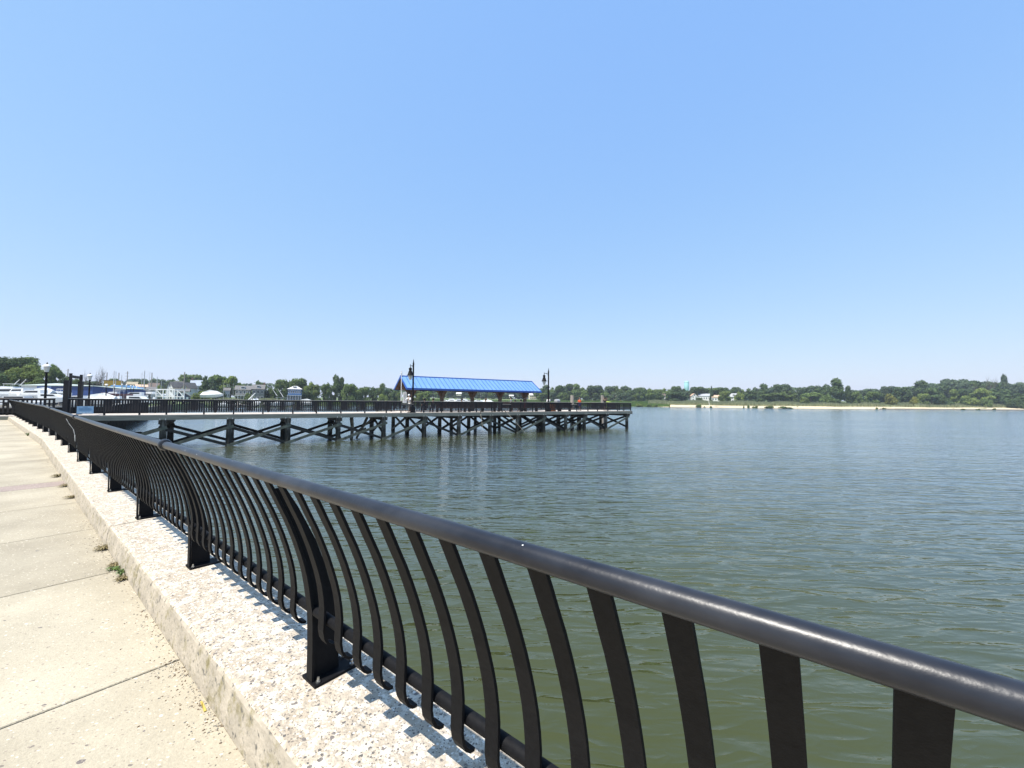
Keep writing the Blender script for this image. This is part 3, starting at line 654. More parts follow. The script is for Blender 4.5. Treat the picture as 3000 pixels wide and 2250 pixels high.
# gateway of heavy square posts and a taller frame at the foot of the pier
gt = thing('timber_gateway', 'dark timber gateway frame between two heavy square posts at the foot of the pier', 'gateway', PW(-8.3, 0, DZ), PA)
q = MB(); q.box((0, 0, (4.75-DZ)/2-.2), (.24, .24, 4.75-DZ+.4)); q.box((0, 0, 4.75-DZ+.01), (.27, .27, .04)); me = q.mesh('heavy_post', railpier)
ob('heavy_post', me, gt, T3(.20, .05, 0)); ob('heavy_post', me, gt, T3(.26, 2.62, 0))
q = MB(); q.box((0, 0, 1.4), (.13, .13, 2.82)); me = q.mesh('tall_post', railpier)
ob('tall_post', me, gt, T3(.30, .33, 0)); ob('tall_post', me, gt, T3(.36, 2.20, 0))
q = MB(); q.box((.30, 1.265, 2.6), (.12, 1.7, .17)); ob('crossbar', q.mesh('crossbar', railpier), gt)
# sign on the railing
sg = thing('notice_board', 'pale blue notice board fixed to the near railing of the pier', 'sign', PW(-7.15, -.02, DZ+.37), PA)
q = MB(); q.box((0, 0, 0), (.80, .03, .50)); ob('board', q.mesh('board', mat('pale_blue_panel', (.34, .52, .70), (.28, .46, .66), 2, .4)), sg)
q = MB(); q.box((0, -.018, .2), (.26, .004, .022))
for k in range(6): q.box((-.02*(k % 3), -.018, .13-.03*k), (.62-.05*(k % 3), .004, .006))
ob('printed_lines', q.mesh('printed_lines', mat('faded_ink', (.12, .22, .36), None, 4)), sg)
q = MB()
for x, h in ((-.2, .12), (-.05, .08), (.12, .1), (.26, .13)): q.prism([(x-.12, -.017, -.22), (x+.12, -.017, -.22), (x, -.017, -.22+h)], (0, 0, 0), (0, -.003, 0))
ob('picture', q.mesh('picture', mat('pale_picture', (.52, .66, .78), None, 4)), sg)

# shelter
sh = thing('pier_shelter', 'open shelter with a long blue standing seam roof on a row of timber posts', 'shelter', PW(0, 0, DZ), PA)
E0, E1 = 15.75, 33.3; YE0, YE1, YR = 2.6, 6.7, 4.65; ZE, ZR = zz(1193, 1136, 42.2)-DZ, zz(1176, 1102, 43.9)-DZ
r = MB(); th = .06
for y in (YE0, YE1):
    A = [Vector((E0, y, ZE)), Vector((E1, y, ZE)), Vector((E1, YR, ZR)), Vector((E0, YR, ZR))]; B_ = [p-Vector((0, 0, th)) for p in A]
    r.add(A+B_, [(0, 1, 2, 3), (7, 6, 5, 4), (0, 4, 5, 1), (1, 5, 6, 2), (2, 6, 7, 3), (3, 7, 4, 0)])
    k = E0+.02
    while k < E1: r.beam((k, y, ZE+.02), (k, YR, ZR+.02), .024, .05, 1); k += .545
ro = ob('roof', r.mesh('roof', [bluem, blued]), sh)
r = MB()
for y, sgn in ((YE0, -1), (YE1, 1)): r.box(((E0+E1)/2, y+sgn*.02, ZE-.10), (E1-E0+.08, .035, .2))
for x in (E0-.02, E1+.02):
    for y, s_ in ((YE0, 1), (YE1, -1)): r.beam((x, y-.0*s_, ZE-.09), (x, YR, ZR-.07), .035, .19)
r.tube([(E0-.05, YR, ZR+.03), (E1+.05, YR, ZR+.03)], .06, 6)
ob('roof_trim', r.mesh('roof_trim', blued), sh)
r = MB()
for y in (YE0+.1, YE1-.1):
    A = [Vector((E0+.05, y, ZE-.08)), Vector((E1-.05, y, ZE-.08)), Vector((E1-.05, YR, ZR-.12)), Vector((E0+.05, YR, ZR-.12))]
    B_ = [p-Vector((0, 0, .05)) for p in A]
    r.add(A+B_, [(0, 1, 2, 3), (7, 6, 5, 4), (0, 4, 5, 1), (1, 5, 6, 2), (2, 6, 7, 3), (3, 7, 4, 0)])
ob('ceiling', r.mesh('ceiling', redwood), sh)
r = MB(); r.box(((E0+E1)/2, YR, ZE+.02), (E1-E0-.6, .2, .3))
for y in (YE0+.45, YE1-.45): r.box(((E0+E1)/2, y, ZE-.08), (E1-E0-.6, .12, .2))
ob('beams', r.mesh('beams', redwood), sh)
q = MB(); q.box((0, 0, ZE/2), (.34, .34, ZE-.02)); me = q.mesh('post', postwood)
q = MB()
for s_ in (-1, 1):
    q.beam((s_*.1, 0, ZE-.85), (s_*.55, 0, ZE-.12), .2, .24); q.beam((0, s_*.1, ZE-.8), (0, s_*.85, ZE-.12), .18, .2)
q.box((0, 0, ZE-.16), (1.9, .24, .14)); q.box((0, 0, ZE-.17), (.24, 3.3, .16)); br = q.mesh('knee_brace', postwood)
for x in (16.95, 20.6, 24.5, 28.4, 32.2):
    p = ob('post', me, sh, T3(x, YR, 0)); ob('knee_brace', br, p)
q = MB(); q.box((16.5, YR-.1, ZE-1.0+.35), (.25, .9, .35)); ob('service_box', q.mesh('service_box', railpier), sh)
q = MB(); q.box((0, 0, 0), (.42, .06, 1.15)); q2 = MB()
t = thing('information_sign', 'white notice panel on the left post of the blue roofed shelter', 'sign', PW(16.05, 4.0, DZ+1.5), PA); ob('panel', q.mesh('panel', white), t)
q = MB(); q.box((0, .02, -1.0), (.06, .05, 1.2)); lm_ = q.mesh('leg', railpier); ob('leg', lm_, t, T3(-.16, 0, 0)); ob('leg', lm_, t, T3(.16, 0, 0))
q2 = MB()
for k in range(6): q2.box((0, -.033, .3-.1*k), (.26, .004, .03))
ob('faint_print', q2.mesh('faint_print', mat('faint_grey_print', (.45, .52, .5), None, 4)), t)
q = MB(); q.tube([(0, 0, 0), (0, 0, zz(1174, 1098, 41.5)-DZ)], .035, 8); q.lathe((0, 0, 0), [(.07, 0), (.07, .08), (.04, .1)], 8)
thing('flagpole', 'slender white pole standing against the left gable of the shelter', 'pole', PW(15.45, 3.4, DZ), me=q.mesh('flagpole', white))
q = MB(); q.lathe((0, 0, 0), [(0, 0), (.05, .03), (.09, .12), (.10, .22), (.07, .33), (.05, .38), (.055, .43), (.03, .47), (0, .48)], 8); q.tube([(.04, 0, .43), (.12, 0, .42)], [.015, .003], 5); q.beam((-.04, 0, .15), (-.22, 0, .05), .06, .03)
thing('gull', 'small grey gull perched on the left end of the blue roof ridge', 'bird', PW(E0+.1, YR, DZ+ZR+.09), PA+1, me=q.mesh('gull', mat('grey_feathers', (.35, .36, .37), (.6, .6, .6), 5)))

# hanging lamps of the pier
def pier_lamp(s, label, first=None):
    if first: return dup(first, label, PW(s, .35, DZ))
    t = thing('pier_lamp_post', label, 'lamp post', PW(s, .35, DZ), PA, 'hanging lamp posts on the pier'); H = 5.3
    q = MB(); q.lathe((0, 0, 0), [(.30, 0), (.30, .06), (.22, .12), (.20, .5), (.15, .62), (.11, .75), (.12, .8), (.095, .85), (.085, 1.6), (.075, H-.55), (.09, H-.53), (.09, H-.45), (.07, H-.42), (.055, H-.3), (.012, H)], 14); ob('post', q.mesh('post', black, True), t)
    q = MB(); q.tube([(0, 0, 4.66), (0, .5, 4.68), (0, .86, 4.66)], .028, 8); q.tube([(0, .05, 4.35), (0, .2, 4.5), (0, .45, 4.66)], .02, 6)
    q.tube([(0, .1, 3.72), (0, .7, 3.72)], .016, 6); ob('arm', q.mesh('arm', black, True), t)
    q = MB(); q.lathe((0, .86, 0), [(.01, 4.86), (.03, 4.75), (.03, 4.55), (.06, 4.5), (.14, 4.46), (.17, 4.33), (.13, 4.27), (.14, 4.2), (.20, 4.05), (.26, 3.82), (.34, 3.74), (.34, 3.71), (.2, 3.7)][::-1], 16)
    lo = ob('lantern', q.mesh('lantern', black, True), t)
    q = MB(); q.lathe((0, .86, 0), [(.02, 3.24), (.08, 3.28), (.16, 3.42), (.21, 3.58), (.22, 3.70)], 16); ob('globe', q.mesh('globe', lampglass, True), lo)
    return t
l1 = pier_lamp(sx(1213.5), 'tall black pier lamp in front of the left part of the blue roof')
pier_lamp(sx(1612.5), 'tall black pier lamp beyond the right end of the blue roof', l1)

# slatted benches under the roof, backs to the near railing
bt = thing('slatted_bench', 'long brown slatted bench behind the railing, first from the left under the roof', 'bench', PW(20.1, .75, DZ), PA, 'brown slatted benches along the pier railing')
q = MB()
for k in range(30): q.box((-1.73+k*.1193, 0, .76), (.10, .03, .62))
ob('backrest', q.mesh('backrest', brownp), bt)
q = MB(); q.box((0, -.02, 1.06), (3.6, .05, .05)); q.box((0, -.02, .45), (3.6, .05, .07)); ob('back_rails', q.mesh('back_rails', brownp), bt)
q = MB()
for k in range(4): q.box((0, .12+k*.12, .44), (3.55, .1, .035))
ob('seat', q.mesh('seat', brownp), bt)
q = MB(); q.box((0, .28, .21), (.08, .45, .42)); lg = q.mesh('leg', railpier)
for x in (-1.6, 0, 1.6): ob('leg', lg, bt, T3(x, 0, 0))
b_s = [20.1+3.75*i for i in range(5)]
for i, s in enumerate(b_s[1:], 1): dup(bt, 'long brown slatted bench behind the railing, %s from the left under the roof' % ORD[i], PW(s, .75, DZ))
# litter bin, grill, dolphin piles
q = MB()
tb = thing('litter_bin', 'square bin of orange brown slats to the right of the second pier lamp', 'bin', PW(sx(1633), .9, DZ), PA)
q.box((0, 0, .47), (.52, .52, .9)); ob('liner', q.mesh('liner', railpier), tb)
q = MB()
for k in range(5):
    for a in range(4):
        R = RZ(a*pi/2).to_3x3(); q.box(R @ Vector((-.24+k*.12, -.285, .48)), (.1, .03, .9), 0, R)
ob('slats', q.mesh('slats', mat('orange_brown_slats', (.33, .12, .035), (.24, .09, .03), 4, .6)), tb)
q = MB(); q.box((0, 0, .96), (.64, .64, .07)); ob('lid', q.mesh('lid', railpier), tb)
g = thing('park_grill', 'grey metal grill on a post behind the pier railing', 'grill', PW(sx(1646)+2.8, 4.2, DZ), PA+.3)
q = MB(); q.tube([(0, 0, 0), (0, 0, 1.0)], .05, 8); ob('pedestal', q.mesh('pedestal', black), g)
q = MB(); q.box((0, 0, 1.15), (.75, .5, .3)); q.box((.5, 0, 1.2), (.3, .35, .04)); ob('firebox', q.mesh('firebox', mat('grey_metal', (.22, .23, .24), None, 3, .5)), g)
q = MB(); q.tube([(-.37, 0, 1.3), (.37, 0, 1.3)], .25, 12); ob('hood', q.mesh('hood', mat('light_grey_metal', (.40, .41, .42), None, 3, .4)), g)
for i, (px, Y) in enumerate(((1676, 64.5), (1765, 70.5))):
    q = MB(); rr = random.Random(i); q.tube([(0, 0, -1), (0, 0, 2), (0, 0, zz(px, 1158, Y))], [.30, .29, .27], 14)
    thing('mooring_pile', ['thick grey mooring pile behind the pier, nearer the blue roof', 'thick grey mooring pile behind the pier, nearer its outer end'][i], 'pile', (gx(px, Y), Y, 0), me=q.mesh('mooring_pile', greyt, True), group='grey mooring piles')
q = MB(); q.tube([(0, 0, -1), (0, 0, 1.05)], .22, 12)
thing('stub_pile', 'short dark broken pile in the water under the near end of the pier', 'pile', (gx(392, 31), 31.5, 0), me=q.mesh('stub_pile', pilem, True))
# fishing rods and line
def rod(label, a, b):
    q = MB(); a, b = Vector(a), Vector(b); q.tube([Vector((0, 0, 0)), (b-a)*.5+Vector((0, 0, .06)), b-a], [.022, .014, .008], 6); q.tube([Vector((0, 0, 0)), (b-a)*.12], .03, 6, 1); q.tube([(b-a)*.07, (b-a)*.07-Vector((0, 0, .09))], .035, 6, 1)
    thing('fishing_rod', label, 'fishing rod', a, me=q.mesh('fishing_rod', [mat('pale_rod', (.35, .32, .26), None, 3), railpier]))
rod('long pale fishing rod slanting down over the edge of the pier to the water', PW(sx(1476), -.1, DZ+.25), at(1541, 1271, PW(sx(1541), -2).y*.97))
rod('thin fishing rod hanging steeply below the pier edge left of the long one', PW(sx(1407), -.08, DZ+.1), at(1416, 1271, PW(sx(1416), -1.2).y*.98))
rod('short fishing rod leaning on the pier railing beside the second lamp', PW(sx(1595), .5, DZ+.2), PW(sx(1596)-.3, -.3, RZT+.3))

# ------------------------------------------------------------ people
skin = mat('skin', (.42, .25, .17), None, 10, .6); hairm = mat('dark_hair', (.018, .013, .010), None, 20, .7); hairb = mat('brown_hair', (.09, .045, .02), None, 20, .7)
def cloth(r, g_, b): return mat('cloth', (r, g_, b), None, 9, .85)
def skinned(name, pts, edges, rad, mtl, parent=None, label=None):
    me = bpy.data.meshes.new(name); me.from_pydata([tuple(p) for p in pts], edges, []); me.materials.append(mtl)
    o = bpy.data.objects.new(name, me); COL.objects.link(o)
    s = o.modifiers.new('skin', 'SKIN'); s.use_smooth_shade = True
    for i, v in enumerate(me.skin_vertices[0].data): v.radius = (rad[i], rad[i]) if not isinstance(rad[i], tuple) else rad[i]; v.use_root = (i == 0)
    sb = o.modifiers.new('sub', 'SUBSURF'); sb.levels = 1; sb.render_levels = 1
    if parent: o.parent = parent
    return o
def person(label, loc, rz, pose='stand', top=None, bottom=None, hair=None, arms='down', short=True, hat=None, shoe=(.03, .03, .03), scale=1):
    z = Vector
    if pose == 'stand':
        pel = z((0, 0, .95)); hip = [z((s*.09, 0, .90)) for s in (1, -1)]; kn = [z((.10, .03, .50)), z((-.11, -.03, .50))]; an = [z((.11, -.02, .09)), z((-.12, .02, .09))]; toe = [z((.13, .15, .03)), z((-.15, .17, .03))]
    else:
        pel = z((0, 0, .55)); hip = [z((s*.10, .03, .52)) for s in (1, -1)]; kn = [z((s*.14, .44, .52)) for s in (1, -1)]; an = [z((s*.14, .44, .10)) for s in (1, -1)]; toe = [z((s*.15, .60, .04)) for s in (1, -1)]
    lean = {'lean': .16}.get(arms, 0)
    wa = pel+z((0, lean*.4, .18)); ch = pel+z((0, lean, .40)); nk = pel+z((0, lean+.01, .54)); hd0 = nk+z((0, .015, .08)); hd1 = nk+z((0, .02, .19)); hd2 = nk+z((0, .01, .26))
    shd = [ch+z((s*.18, 0, .07)) for s in (1, -1)]
    if arms == 'down': el = [shd[0]+z((.06, -.02, -.28)), shd[1]+z((-.06, -.02, -.28))]; wr = [el[0]+z((.02, .07, -.24)), el[1]+z((-.02, .07, -.24))]
    elif arms == 'lean': el = [shd[i]+z(((.1, -.1)[i], .16, -.2)) for i in (0, 1)]; wr = [el[i]+z(((-.06, .06)[i], .22, .04)) for i in (0, 1)]
    elif arms == 'lap': el = [shd[i]+z(((.05, -.05)[i], .06, -.26)) for i in (0, 1)]; wr = [el[i]+z(((-.07, .07)[i], .22, -.03)) for i in (0, 1)]
    elif arms == 'raise': el = [shd[0]+z((.10, .12, .08)), shd[1]+z((-.08, .10, .02))]; wr = [el[0]+z((-.06, .02, .25)), el[1]+z((.04, .06, .24))]
    elif arms == 'face': el = [shd[0]+z((.10, .12, -.20)), shd[1]+z((-.06, -.02, -.27))]; wr = [el[0]+z((-.08, .1, .24)), el[1]+z((-.02, .08, -.22))]
    P = [pel, wa, ch, nk, hd0, hd1, hd2]; E = [(0, 1), (1, 2), (2, 3), (3, 4), (4, 5), (5, 6)]; R = [.12, .105, .125, .052, .07, .088, .06]
    P.append(hd0+z((0, .085, .06))); R.append(.018); E.append((5, len(P)-1))      # nose
    for i in (0, 1):
        a = len(P); P += [hip[i], kn[i], an[i], toe[i]]; R += [.085, .055, .04, .032]; E += [(0, a), (a, a+1), (a+1, a+2), (a+2, a+3)]
        a = len(P); dr_ = (wr[i]-el[i]).normalized(); palm = wr[i]+dr_*.07; P += [shd[i], el[i], wr[i], palm]; R += [.055, .04, .027, .028]; E += [(2, a), (a, a+1), (a+1, a+2), (a+2, a+3)]
        side = dr_.cross(z((0, 1, 0))); side = side.normalized() if side.length > .1 else z((1, 0, 0)); nrm = side.cross(dr_)
        for k, L_ in enumerate((.07, .08, .075, .06)):
            b = len(P); base = palm+side*(.022*(k-1.5)*.9); P += [base+dr_*.03, base+dr_*(.03+L_)+nrm*.02]; R += [.009, .007]; E += [(a+3, b), (b, b+1)]
        b = len(P); P += [wr[i]+dr_*.03+side*.035, wr[i]+dr_*.07+side*.06+nrm*.01]; R += [.010, .008]; E += [(a+2, b), (b, b+1)]
    body = skinned('person', P, E, R, skin); body['label'] = label; body['category'] = 'person'; body.location = loc; body.rotation_euler = (0, 0, rz); body.scale = (scale,)*3
    # shirt
    tp = cloth(*top)
    P2 = [pel+z((0, 0, -.02)), wa, ch, nk+z((0, 0, -.05))]; E2 = [(0, 1), (1, 2), (2, 3)]; R2 = [.135, .122, .145, .07]
    for i in (0, 1):
        a = len(P2); P2 += [shd[i], shd[i].lerp(el[i], .8)]; R2 += [.072, .058]; E2 += [(2, a), (a, a+1)]
        if not short: P2 += [wr[i]]; R2 += [.042]; E2 += [(a+1, a+2)]
    skinned('shirt', P2, E2, R2, tp, body)
    bp_ = cloth(*bottom); P2 = [pel]; R2 = [.13]; E2 = []
    for i in (0, 1):
        k_ = kn[i] if not short or bottom[0]+bottom[1]+bottom[2] < .15 and pose != 'stand' else kn[i]
        a = len(P2); P2 += [hip[i], hip[i].lerp(k_, .85)]; R2 += [.1, .078]; E2 += [(0, a), (a, a+1)]
        if not short: P2 += [an[i]+z((0, 0, .04))]; R2 += [.058]; E2 += [(a+1, a+2)]
    skinned('trousers' if not short else 'shorts', P2, E2, R2, bp_, body)
    hm = hair or hairm
    q = MB(); c = hd1+z((0, -.035, .03))
    for a_ in range(5):
        pass
    q.lathe(c, [(.09, -.09), (.112, -.03), (.118, .02), (.105, .06), (.07, .095), (.03, .11)], 10); ob('hair', q.mesh('hair', hm, True), body)
    if hat:
        q = MB(); q.lathe(c, [(.112, .02), (.11, .07), (.07, .12), (.0, .13)], 10); q.box(c+z((0, .13, .025)), (.15, .12, .015)); ob('cap', q.mesh('cap', cloth(*hat), True), body)
    q = MB()
    for i in (0, 1): q.tube([an[i]+z((0, -.06, -.05)), an[i].lerp(toe[i], .5)+z((0, 0, -.01)), toe[i]+z((0, .02, 0))], [.045, .05, .035], 8)
    ob('shoes', q.mesh('shoes', cloth(*shoe)), body)
    return body
sit = lambda s, w_: PW(s, w_, DZ-.02)
person('person in a white hooded top leaning at the lowered railing beside the left lamp', PW(sx(1206)+.1, .75, DZ), PA+2.2, 'stand', (.75, .75, .74), (.5, .5, .48), mat('white_hood', (.75, .75, .74), None, 5), 'lean', False)
q = MB()
person('person with dark hair seated on the bench, first head from the left above the railing', sit(sx(1257), 1.15), PA, 'sit', (.02, .02, .025), (.03, .03, .05), None, 'lap', False, scale=1.06)
person('person with dark hair seated on the bench, second head from the left above the railing', sit(sx(1283), 1.15), PA, 'sit', (.03, .03, .03), (.03, .03, .05), None, 'lap', False, scale=1.06)
person('person with dark hair seated on the bench near the second open post', sit(sx(1368), 1.15), PA, 'sit', (.05, .02, .02), (.03, .03, .05), None, 'lap', False, scale=1.06)
person('person with brown hair seated in a dark blue jacket left of the lowered railing', sit(sx(1441), 1.3), PA+.4, 'sit', (.02, .03, .12), (.03, .03, .04), hairb, 'lap', False, scale=1.08)
person('person with dark hair and grey shirt standing under the right end of the roof', PW(sx(1511)+.6, 1.9, DZ-.0), PA+1.2, 'stand', (.22, .25, .27), (.03, .03, .04), None, 'down', True, scale=.97)
person('person in black seated low beside the person in the grey shirt', sit(sx(1523)+.2, 1.2), PA+.5, 'sit', (.02, .02, .02), (.02, .02, .03), None, 'lap', False, scale=1.0)
person('person seated in dark clothes in front of the rightmost roof post', sit(sx(1540)+.2, 1.2), PA, 'sit', (.02, .015, .02), (.25, .2, .17), None, 'lap', True, scale=1.03)
person('person in a white shirt and red cap standing right against the second lamp', PW(sx(1618)+.4, 1.2, DZ), PA-.7, 'stand', (.75, .75, .76), (.03, .03, .04), None, 'face', False, hat=(.35, .02, .02))
person('person in an orange shirt and blue shorts facing the railing on the open pier head', PW(sx(1714)+1.5, 2.6, DZ), PA+pi-.2, 'stand', (.72, .11, .04), (.07, .08, .35), hairb, 'down', True)
person('person in black with raised arms near the outer end of the pier', PW(sx(1783)+.6, 1.2, DZ), PA+2.6, 'stand', (.012, .012, .014), (.02, .02, .03), None, 'raise', True)
# folding chair, stroller-like cart
fc = thing('folding_chair', 'lime green folding chair behind the railing near the outer end of the pier', 'chair', PW(sx(1802)+.4, 1.6, DZ), PA+.3)
lime = mat('lime_fabric', (.50, .62, .10), None, 6); q = MB(); q.box((0, 0, .45), (.55, .5, .03)); ob('seat', q.mesh('seat', lime), fc)
q = MB(); q.box((0, .28, .85), (.55, .03, .75), 0, Matrix.Rotation(-.15, 3, 'X')); ob('backrest', q.mesh('backrest', lime), fc)
q = MB(); q.box((0, .05, 1.26), (.8, .75, .04), 0, Matrix.Rotation(.1, 3, 'X')); ob('canopy', q.mesh('canopy', lime), fc)
q = MB()
for x in (-.27, .27): q.tube([(x, -.25, 0), (x, .33, 1.25)], .015, 5); q.tube([(x, .3, 0), (x, -.2, .45)], .015, 5)
ob('frame', q.mesh('frame', railpier), fc)
ck = thing('folding_chair', 'dark red folding chair on the pier deck right of the roof posts', 'chair', PW(sx(1551)+.5, 1.5, DZ), PA+.2)
redf = mat('dark_red_fabric', (.18, .012, .02), None, 6); q = MB(); q.box((0, 0, .42), (.55, .5, .03)); ob('seat', q.mesh('seat', redf), ck)
q = MB(); q.box((0, .27, .72), (.55, .03, .55), 0, Matrix.Rotation(-.15, 3, 'X')); ob('backrest', q.mesh('backrest', redf), ck)
q = MB()
for x in (-.27, .27): q.tube([(x, -.25, 0), (x, .3, .98)], .015, 5); q.tube([(x, .3, 0), (x, -.2, .45)], .015, 5)
ob('frame', q.mesh('frame', railpier), ck)
# ============================================================ TREES
def leafmat(name, a, b, rnd=.18):
    M = mat(name, a, b, .9, .75, rnd=rnd, detail=3, spec=.2); n, L, bs = nodes(M)
    tc = n['Texture Coordinate']; base = bs.inputs['Base Color'].links[0].from_socket
    ge = N(n, 'ShaderNodeNewGeometry'); mr = N(n, 'ShaderNodeMapRange'); mr.inputs[3].default_value = .65; mr.inputs[4].default_value = 1.4; L.new(ge.outputs['Random Per Island'], mr.inputs[0])
    hs = N(n, 'ShaderNodeHueSaturation'); L.new(mr.outputs[0], hs.inputs['Value']); L.new(base, hs.inputs['Color']); L.new(hs.outputs[0], bs.inputs['Base Color'])
    tr = N(n, 'ShaderNodeBsdfTranslucent'); L.new(hs.outputs[0], tr.inputs[0]); mx = N(n, 'ShaderNodeMixShader'); mx.inputs[0].default_value = .38
    L.new(bs.outputs[0], mx.inputs[1]); L.new(tr.outputs[0], mx.inputs[2]); L.new(mx.outputs[0], n['Material Output'].inputs['Surface'])
    return M
LM = [leafmat('foliage_mid', (.150, .210, .065), (.105, .150, .046)), leafmat('foliage_dark', (.100, .150, .052), (.070, .108, .040)),
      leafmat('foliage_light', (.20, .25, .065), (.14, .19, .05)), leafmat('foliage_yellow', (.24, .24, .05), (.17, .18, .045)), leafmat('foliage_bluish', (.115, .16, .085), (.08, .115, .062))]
barkm = mat('bark', (.11, .09, .07), (.06, .05, .04), 4, .9)
def crown_mesh(name, kind, n_leaf, leaf, seed, mtl):
    q = np.random.default_rng(seed); lobes = []
    if kind == 'round':
        for i in range(13):
            a = q.uniform(0, 6.28); rr_ = q.uniform(.15, .68); z_ = q.uniform(.12, .82); f_ = math.sqrt(max(.05, 1-((z_-.45)/.62)**2)); lobes.append((cos(a)*rr_*f_, sin(a)*rr_*f_, z_, q.uniform(.22, .38), q.uniform(.13, .22)))
    elif kind == 'spread':
        for i in range(15):
            a = q.uniform(0, 6.28); rr_ = q.uniform(.1, .8); z_ = .88-.45*rr_**2+q.uniform(-.22, .04); lobes.append((cos(a)*rr_, sin(a)*rr_, z_, q.uniform(.2, .36), q.uniform(.05, .10)))
        for i in range(5): a = q.uniform(0, 6.28); lobes.append((cos(a)*.45, sin(a)*.45, q.uniform(.25, .5), .25, .1))
    elif kind == 'conifer':
        for i in range(18):
            z_ = i/18*.92+.04; r_ = (1-z_)*.85; a = i*2.4; lobes.append((cos(a)*r_*.5, sin(a)*r_*.5, z_, .14+r_*.42, .055))
    elif kind == 'tall':
        for i in range(15):
            a = q.uniform(0, 6.28); z_ = q.uniform(.06, .9); rr_ = q.uniform(0, .5)*(1.1-z_); lobes.append((cos(a)*rr_, sin(a)*rr_, z_, q.uniform(.22, .42), q.uniform(.10, .18)))
    elif kind == 'shrub':
        for i in range(10):
            a = q.uniform(0, 6.28); rr_ = q.uniform(.1, .65); z_ = q.uniform(.1, .7); lobes.append((cos(a)*rr_, sin(a)*rr_, z_, q.uniform(.25, .4), q.uniform(.2, .3)))
    L_ = np.array(lobes); wt = L_[:, 3]**2; wt /= wt.sum(); ch = q.choice(len(L_), n_leaf, p=wt)
    dv = q.normal(size=(n_leaf, 3)); dv /= np.linalg.norm(dv, axis=1)[:, None]
    rad = q.uniform(.55, 1.06, n_leaf)[:, None]
    c = L_[ch, :3]+dv*rad*np.stack([L_[ch, 3], L_[ch, 3], L_[ch, 4]], 1)
    c += q.normal(scale=.02, size=c.shape)
    nrm = dv+q.normal(scale=.55, size=dv.shape); nrm[:, 2] += .35; nrm /= np.linalg.norm(nrm, axis=1)[:, None]
    t = np.cross(nrm, q.normal(size=nrm.shape)); t /= np.linalg.norm(t, axis=1)[:, None]; b = np.cross(nrm, t)
    s = leaf*q.uniform(.6, 1.3, n_leaf)[:, None]; hz_ = .55 if kind != 'conifer' else .5
    sc_ = np.array([1, 1, hz_])
    V = np.stack([c-t*s*sc_, c+b*s*.7*sc_, c+t*s*sc_, c-b*s*.7*sc_], 1).reshape(-1, 3)
    me = bpy.data.meshes.new(name); me.from_pydata(V.tolist(), [], np.arange(4*n_leaf).reshape(-1, 4).tolist()); me.materials.append(mtl)
    return me
CR = {}
def crown(kind, mi, var, near=False):
    k = (kind, mi, var, near)
    if k not in CR: CR[k] = crown_mesh('crown', kind, {True: 9000, False: 2600}[near], .05 if near else .085, hash((kind, var)) % 1000 if False else sum(map(ord, kind))+var*17, LM[mi])
    return CR[k]
def trunk_mesh(seed, kind, bare=False):
    q = random.Random(seed); m_ = MB()
    m_.tube([(0, 0, -.05), (.01, .01, .2), (.03, -.01, .45), (0, 0, .75)], [.05, .035, .028, .012], 7)
    for i in range(7 if not bare else 16):
        a = q.uniform(0, 6.28); z0 = q.uniform(.25, .6); L = q.uniform(.25, .6); e = Vector((cos(a)*L, sin(a)*L, z0+q.uniform(.15, .4)))
        p0 = Vector((.01, 0, z0)); mid = p0.lerp(e, .5)+Vector((0, 0, -.02)); m_.tube([p0, mid, e], [.018, .011, .004], 5)
        if bare:
            for k in range(5):
                f_ = q.uniform(.4, 1); b0 = mid.lerp(e, f_); m_.tube([b0, b0+Vector((q.uniform(-.2, .2), q.uniform(-.2, .2), q.uniform(.08, .28)))], [.006, .002], 3)
    return m_.mesh('trunk', barkm)
TRM = [trunk_mesh(i, 'r') for i in range(3)]; BARE = [trunk_mesh(20+i, 'b', True) for i in range(2)]
rt = random.Random(21); NT_ = [0]
def tree(px, ytop, wpx, Y, label, kind='round', mi=0, zb=None, low=.12, near=False, group=None, cat='tree', depth=.8):
    NT_[0] += 1; i = NT_[0]
    X = gx(px, Y); sy = shoreY(px); zb = (gz(px, max(2, Y-sy)) if zb is None else zb); zt = zz(px, ytop, Y); H = max(1.5, zt-zb); r = pxw(wpx, Y)/2
    t = thing('shrub' if cat == 'shrub' else 'tree', label, cat, (X, Y, zb-.1), rt.uniform(0, 6.28), group)
    if cat != 'shrub': ob('trunk', TRM[i % 3], t, Matrix.Diagonal((min(r, H*.8)*.9, min(r, H*.8)*.9, H*.9, 1)))
    c0 = H*low; c = ob('crown', crown(kind, mi, i % 2 if not near else i % 3, near), t, T3(0, 0, c0) @ RZ(rt.uniform(0, 6.28)) @ Matrix.Diagonal((r*1.08, r*1.08, (H-c0)*1.06, 1)))
    return t
def bare(px, ytop, wpx, Y, label, k=0, zb=2):
    X = gx(px, Y); H = zz(px, ytop, Y)-zb; t = thing('bare_tree', label, 'tree', (X, Y, zb), k)
    ob('trunk', BARE[k % 2], t, Matrix.Diagonal((pxw(wpx, Y)*.8, pxw(wpx, Y)*.8, H, 1)))
